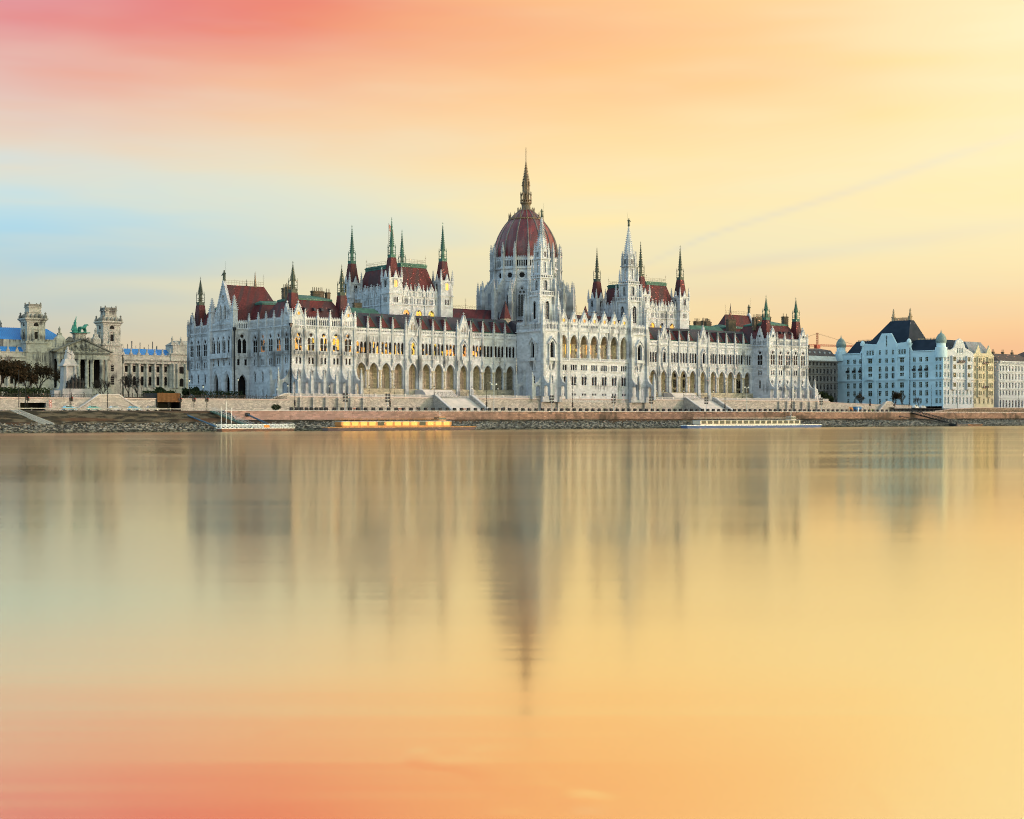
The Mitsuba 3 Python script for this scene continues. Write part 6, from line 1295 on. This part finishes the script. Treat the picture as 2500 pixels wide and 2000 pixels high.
# ================================================================ vehicles, people
mat('tyre', (.02, .02, .02), .7); mat('car_glass', (.02, .025, .03), .08, spec=.6); mat('chrome', (.6, .6, .6), .3, metal=.8); mat('head_lens', (.8, .8, .75), .2)
def car(x, y, z, paint, label, rot=0., van=0):
    k = thing('passenger_car', label, 'car'); a = math.radians(rot); F = (np.array([[math.cos(a), -math.sin(a), 0], [math.sin(a), math.cos(a), 0], [0, 0, 1.]]), np.array([x, y, z]))
    m = MB(F); body = [(-2.15, .35), (2.15, .35), (2.2, .62), (2.1, .85), (1.15, .95), (-1.75, .98), (-2.15, .9), (-2.2, .6)]
    m.wall(body, [circ(-1.35, .33, .36, 12), circ(1.35, .33, .36, 12)], -.85, .85)
    m.hexa([(-1.75, -.8, .95), (1.15, -.8, .95), (1.15, .8, .95), (-1.75, .8, .95)], [(-1.25 - .3 * van, -.62, 1.45 + .3 * van), (.45, -.62, 1.45 + .3 * van), (.45, .62, 1.45 + .3 * van), (-1.25 - .3 * van, .62, 1.45 + .3 * van)]); part(k, 'body', m, paint)
    m = MB(F)
    for s in (-1, 1): m.hexa([(-1.5, s * .78, 1.0), (.9, s * .78, 1.0), (.9, s * .80, 1.0), (-1.5, s * .80, 1.0)], [(-1.15, s * .66, 1.38 + .3 * van), (.4, s * .66, 1.38 + .3 * van), (.4, s * .69, 1.38 + .3 * van), (-1.15, s * .69, 1.38 + .3 * van)])
    part(k, 'side_windows', m, 'car_glass')
    m = MB(F).hexa([(1.12, -.7, 1.0), (1.16, -.7, 1.0), (1.16, .7, 1.0), (1.12, .7, 1.0)], [(.48, -.55, 1.42 + .3 * van), (.52, -.55, 1.42 + .3 * van), (.52, .55, 1.42 + .3 * van), (.48, .55, 1.42 + .3 * van)]); part(k, 'windscreen', m, 'car_glass')
    for u in (-1.35, 1.35):
        for s in (-1, 1): m = MB(F); m.tube((u, s * .66, .33), (u, s * .86, .33), .33, 14); w_ = part(k, 'wheel', m, 'tyre'); m = MB(F); m.tube((u, s * .80, .33), (u, s * .875, .33), .2, 10); part(w_, 'rim', m, 'chrome')
    for s in (-1, 1): part(k, 'headlight', MB(F).box(2.1, 2.2, s * .6 - .15, s * .6 + .15, .62, .78), 'head_lens'); part(k, 'tail_light', MB(F).box(-2.21, -2.12, s * .6 - .15, s * .6 + .15, .7, .85), 'signal_red')
for n_, c in (('paint_blue', (.12, .38, .55)), ('paint_teal', (.10, .42, .42)), ('paint_silver', (.45, .50, .55)), ('paint_sky', (.18, .50, .70)), ('paint_grey', (.20, .20, .21)), ('paint_white', (.7, .7, .7))): mat(n_, c, .3, spec=.5, clearcoat=.6)
car(-221.2, -19, QZ - .02, 'paint_sky', 'light blue car on the lower road, leftmost of five'); car(-213.4, -19, QZ - .02, 'paint_teal', 'teal car on the lower road before the ramp block'); car(-206.6, -19, QZ - .02, 'paint_silver', 'silver blue car on the lower road, middle of five'); car(-200.4, -19, QZ - .02, 'paint_blue', 'bright blue car on the lower road, fourth from the left'); car(-194.4, -19, QZ - .02, 'paint_grey', 'dark grey car on the lower road next to the brown shed')
car(206.0, -6, 8.43, 'paint_white', 'white parked van like car left of two below the light blue building', 8, 1); car(212.6, -5, 8.45, 'paint_silver', 'silver parked car right of two below the light blue building', 5)
g = MB(); g.box(196, 212.0, -14, 30, 8.16, 8.42); struct('parking_pavement', g, 'asphalt')
k = thing('site_container', 'blue site container on the quay below the light blue building', 'container'); mat('container_blue', var_fn((.05, .22, .45), (.035, .16, .34), 1.), .5)
part(k, 'box', MB().box(157.6, 161.4, -9.5, -7, QZ, QZ + 2.6), 'container_blue')
for i in range(11): part(k, 'rib', MB().box(157.75 + .34 * i, 157.87 + .34 * i, -9.56, -9.5, QZ + .15, QZ + 2.45), 'container_blue')
part(k, 'door', MB().box(158.6, 159.5, -9.58, -9.5, QZ + .1, QZ + 2.1), 'white_paint')
k = thing('small_excavator', 'small orange excavator beside the blue container', 'excavator'); mat('plant_orange', (.55, .20, .03), .5)
part(k, 'cab', MB().frust(155.4, -8.4, QZ + .7, QZ + 2.3, .6, .6, .5, .5), 'plant_orange'); part(k, 'track', MB().box(154.6, 156.2, -9.0, -8.6, QZ, QZ + .6), 'tyre'); part(k, 'track', MB().box(154.6, 156.2, -8.2, -7.8, QZ, QZ + .6), 'tyre'); m = MB().tube((154.9, -8.4, QZ + 1.0), (153.9, -8.4, QZ + 2.4), .14); part(k, 'boom', m, 'plant_orange'); m = MB().tube((153.9, -8.4, QZ + 2.4), (153.1, -8.4, QZ + .8), .1); part(k, 'dipper', m, 'plant_orange'); part(k, 'bucket', MB().frust(153.0, -8.4, QZ + .3, QZ + .9, .3, .3, .2, .25), 'tyre')
import manifold3d
def person(x, y, z, face, coat, label, lean=0., sit=False):
    k = thing('person', label, 'person'); P_ = lambda *a: np.array(a, float)
    hip = P_(0, 0, .93 if not sit else .5); ch = P_(lean, 0, hip[2] + .45); nk = P_(lean * 1.2, 0, hip[2] + .6); hd = P_(lean * 1.3, 0, hip[2] + .76)
    J = []
    for s in (-1, 1):
        hp, kn, an = hip + [0, s * .09, 0], P_(.10 * s if not sit else .42, s * .11, .5), P_(-.05 * s if not sit else .42, s * .11, .08)
        sh, el, ha = ch + [0, s * .19, .02], ch + [.02 + .1 * s, s * .25, -.26], ch + [.16, s * .2, -.48]
        J += [(hp, .105, kn, .07), (kn, .07, an, .05), (an, .05, an + [.17, 0, -.03], .04), (sh, .07, el, .055), (el, .055, ha, .04)]
    J += [(hip, .15, ch, .17), (ch, .16, nk, .07), (nk, .055, hd, .06), (hd, .085, hd + [.015, 0, .08], .085), (hd + [.08, 0, .02], .02, hd + [.1, 0, .01], .015)]
    sp = lambda c, r: manifold3d.Manifold.sphere(r, 8).translate(tuple(c)); body = manifold3d.Manifold()
    for a, r0, b, r1 in J: body = body + manifold3d.Manifold.batch_hull([sp(a, r0), sp(b, r1)])
    mm = body.to_mesh(); v = np.array(mm.vert_properties[:, :3]); a = math.radians(face); R = np.array([[math.cos(a), -math.sin(a), 0], [math.sin(a), math.cos(a), 0], [0, 0, 1]])
    col = np.where(v[:, 2:] > nk[2], [[.32, .20, .15]], np.where(v[:, 2:] > hip[2] - .1, [coat], [[.03, .035, .05]]))
    scene[k] = mikit.ply(trimesh.Trimesh(v @ R.T + [x, y, z], np.array(mm.tri_verts), process=False), 'cloth', True, color=col)
scene['cloth'] = {'type': 'twosided', 'bsdf': {'type': 'diffuse', 'reflectance': {'type': 'mesh_attribute', 'name': 'vertex_color'}}}
for x, f, c, l, s in ((-98.2, 200, (.03, .03, .04), 'person in dark jacket sitting on the quay below the left arches', True), (-96.1, 10, (.02, .02, .03), 'person in black coat standing on the quay near the left stairs', False), (-95.1, 170, (.08, .10, .16), 'person in dark blue coat beside the black coated one near the left stairs', False), (-57.9, 90, (.05, .09, .2), 'person in blue jacket standing right of the left stairs', False), (-57.2, 60, (.03, .03, .03), 'person in black beside the blue jacket right of the left stairs', False), (-55.1, 200, (.10, .04, .04), 'person sitting low right of the couple by the left stairs', True), (-27.7, 0, (.04, .04, .05), 'person sitting on the quay before the left spire tower', True), (-6.7, 0, (.03, .03, .04), 'person leaning on the quay before the central front', True), (200.0, 180, (.02, .02, .03), 'person in black on the quay below the parked cars', False)):
    person(x, -21.6, QZ, f, c, l, .05, s)
for x, l, c in ((166.5, 'worker in yellow vest, left of two, on the right quay', (.75, .70, .05)), (168.3, 'worker in yellow green vest, right of two, on the right quay', (.55, .70, .08))): person(x, -10, QZ, 0, c, l)

# ================================================================ floating piers and boats
mat('hull_rust', var_fn((.17, .075, .05), (.05, .035, .035), .6, 1.5), .6); mat('pipe_blue', var_fn((.06, .11, .17), (.04, .07, .11), 1.), .5); mat('deck_grey', (.25, .26, .27), .7); mat('gang_green', (.04, .08, .07), .6)
def pier():
    k = thing('floating_pier', 'low floating pier with white lattice railing and rusty hull at left', 'pier'); x0, x1, y0, y1 = -181.4, -155.9, -41.0, -37.3
    m = MB(); m.hexa([(x0 + .4, y0 + .3, -.4), (x1 - .4, y0 + .3, -.4), (x1 - .4, y1 - .3, -.4), (x0 + .4, y1 - .3, -.4)], [(x0, y0, .95), (x1, y0, .95), (x1, y1, .95), (x0, y1, .95)]); part(k, 'hull', m, 'hull_rust'); part(k, 'deck', MB().box(x0 - .1, x1 + .1, y0 - .1, y1 + .1, .95, 1.1), 'white_paint')
    for y in (y0, y1):
        for i in range(17):
            a = x0 + i * 1.5; m = MB(); m.tube((a, y, 1.1), (a, y, 2.25), .06, 4); m.tube((a, y, 2.25), (a + 1.5, y, 2.25), .07, 4); m.tube((a, y, 1.2), (a + 1.5, y, 2.2), .05, 4); m.tube((a, y, 2.2), (a + 1.5, y, 1.2), .05, 4); part(k, 'railing_panel', m, 'white_paint')
    for x, z in ((-179.9, 7.8), (-178.2, 9.6), (-176.5, 7.5)): part(k, 'white_mast', MB().tube((x, y1 - .5, 1.1), (x, y1 - .5, z), .09, 6), 'white_paint')
    part(k, 'life_ring_box', MB().box(-166.8, -164.9, y0 - .12, y0 - .02, 1.2, 2.0), 'plant_orange')
    k = thing('pier_gangway', 'green gangway with pale railing from the quay down to the left floating pier', 'gangway'); a, b = np.array([-176.5, -24.6, 6.5]), np.array([-169.2, -37.6, 1.4]); m = MB()
    m.hexa([a + [-.8, 0, -.35], a + [.8, 0, -.35], b + [.8, 0, -.35], b + [-.8, 0, -.35]], [a + [-.8, 0, 0], a + [.8, 0, 0], b + [.8, 0, 0], b + [-.8, 0, 0]]); part(k, 'walkway', m, 'gang_green')
    for s in (-.8, .8): m = MB(); railing(m, a + [s, 0, 0], b + [s, 0, 0], 1.1, 14); part(k, 'handrail', m, 'steel_pale')
    for (p, q, l) in (((-185.4, -24.6, 5.2), (-181.6, -37.6, 1.6), 'blue steel mooring boom left of the pier gangway'), ((-163.8, -24.6, 5.2), (-161.8, -37.5, 1.6), 'blue steel mooring boom right of the pier gangway')):
        k = thing('mooring_boom', l, 'boom'); part(k, 'tube', MB().tube(p, q, .28, 8), 'pipe_blue'); part(k, 'bracket', MB().box(p[0] - .8, p[0] + .6, p[1] - .1, p[1] + .6, p[2] - .5, p[2] + .6), 'pipe_dark')
pier()
def right_pier():
    k = thing('landing_pontoon', 'small dark steel pontoon at the foot of the right gangway', 'pier'); m = MB(); m.box(193.2, 201.8, -39, -34.5, -.3, 1.0); part(k, 'hull', m, 'pipe_dark'); m = MB()
    for a, b in (((193.4, -38.8, 1), (201.6, -38.8, 1)), ((193.4, -34.7, 1), (201.6, -34.7, 1))): railing(m, a, b, 1.2, 8)
    part(k, 'railing', m, 'pipe_dark'); part(k, 'mooring_post', MB().box(193.4, 194.0, -38.9, -38.3, 1, 2.3), 'pipe_dark')
    k = thing('barge', 'flat brown moored barge right of the dark pontoon', 'barge'); m = MB(); m.hexa([(203.2, -37.5, -.3), (214, -37.5, -.3), (214, -35, -.3), (203.2, -35, -.3)], [(202.6, -38, 1.0), (215.4, -38, 1.0), (215.4, -34.5, 1.0), (202.6, -34.5, 1.0)]); part(k, 'hull', m, 'hull_rust'); part(k, 'deck', MB().box(203, 214, -37.6, -34.9, 1.0, 1.12), 'deck_grey')
    k = thing('truss_gangway', 'long dark truss gangway sloping down to the right pontoon', 'gangway'); a, b = np.array([177.8, -24.2, 6.6]), np.array([195.5, -34.8, 1.3])
    for s in (-.9, .9):
        m = MB(); A, B_ = a + [0, s, 0], b + [0, s, 0]
        for h in (-.2, 1.3): m.tube(A + [0, 0, h], B_ + [0, 0, h], .13, 5)
        for i in range(14): p, q = A + (B_ - A) * i / 14, A + (B_ - A) * (i + 1) / 14; m.tube(p + [0, 0, -.2], p + [0, 0, 1.3], .09, 4); m.tube(p + [0, 0, -.2], q + [0, 0, 1.3], .08, 4)
        part(k, 'truss', m, 'pipe_dark')
    m = MB(); m.hexa([a + [0, -.9, -.3], b + [0, -.9, -.3], b + [0, .9, -.3], a + [0, .9, -.3]], [a + [0, -.9, -.15], b + [0, -.9, -.15], b + [0, .9, -.15], a + [0, .9, -.15]]); part(k, 'walkway', m, 'pipe_dark')
    k = thing('mooring_cable_boom', 'thin dark mooring boom left of the truss gangway', 'boom'); part(k, 'tube', MB().tube((170.5, -24.3, 4.6), (193.4, -37, 1.2), .18, 6), 'pipe_dark'); part(k, 'bracket', MB().box(169.9, 171.0, -24.6, -24.0, 4.2, 5.0), 'pipe_dark')
right_pier()
mat('boat_cream', (.46, .42, .36), .5)
def boat(x0, x1, y, hull, band, label, lit, glow, upper='white_paint'):
    k = thing('excursion_boat', label, 'boat'); L = x1 - x0; h = 2.5
    def outline(s, o=0.): return [(x0 + o, y - h * .75 * s), (x0 + o, y + h * .75 * s), (x0 + L * .06, y + h * s), (x1 - L * .14, y + h * s), (x1 - o, y + .2), (x1 - o, y - .2), (x1 - L * .14, y - h * s), (x0 + L * .06, y - h * s)]
    m = MB(); n = 8; lo = [(a + (.6 if a < x1 - 3 else -1.2), y + (b - y) * .8, -.4) for a, b in outline(1)]; hi = [(a, b, 1.05) for a, b in outline(1)]
    m.add(lo + hi, [x for i in range(n) for x in ((i, n + (i + 1) % n, (i + 1) % n), (i, n + i, n + (i + 1) % n))] + [(0, i, i + 1) for i in range(1, n - 1)] + [(n, n + i + 1, n + i) for i in range(1, n - 1)]); part(k, 'hull', m, hull)
    part(k, 'gunwale', MB().plan(outline(1.03, -.05), 1.05, 1.25), band); a, b = x0 + L * .09, x1 - L * .2
    m = MB(); m.box(a, b, y - 2.0, y + 2.0, 1.25, 1.7); part(k, 'roof', MB().box(a - .3, b + .3, y - 2.2, y + 2.2, 2.95, 3.2), 'deck_grey')
    nb = int((b - a) / 3.2)
    for i in range(nb + 1): u = a + (b - a) * i / nb; m.box(u - .4, u + .4, y - 2.03, y + 2.03, 1.7, 2.95)
    part(k, 'saloon', m, upper)
    for i in range(nb):
        u0, u1 = a + (b - a) * i / nb + .4, a + (b - a) * (i + 1) / nb - .4
        k2 = part(k, 'saloon_window', MB().box(u0, u1, y - 1.98, y + 1.98, 1.7, 2.95), 'car_glass', glow=rgb(*glow) if lit and (i * 7) % 5 != 3 else None)
    m = MB(); m.frust(b - 3, y, 3.2, 4.6, 1.6, 1.5, 1.3, 1.3); part(k, 'wheelhouse', m, upper); part(k, 'wheelhouse_window', MB().frust(b - 3, y, 3.6, 4.3, 1.58, 1.48, 1.42, 1.42), 'car_glass')
    m = MB(); railing(m, (a, y - 2.1, 3.2), (b - 5, y - 2.1, 3.2), .9, 16); railing(m, (a, y + 2.1, 3.2), (b - 5, y + 2.1, 3.2), .9, 16); part(k, 'deck_railing', m, upper); part(k, 'mast', MB().tube((b - 3, y, 4.6), (b - 3, y, 6.4), .07), 'white_paint')
mat('hull_dark', (.05, .03, .05), .4, spec=.5); mat('hull_blue', (.02, .06, .20), .4, spec=.5); mat('band_orange', (.42, .19, .06), .5)
boat(-147, -87, -44.5, 'hull_dark', 'band_orange', 'long low river boat with warmly lit windows and orange roof near the left bank', True, (.17, .085, .014), 'band_orange')
boat(12, 92, -45, 'hull_blue', 'white_paint', 'long low white river boat with dark blue hull near the right bank', False, (.06, .03, .01), 'boat_cream')
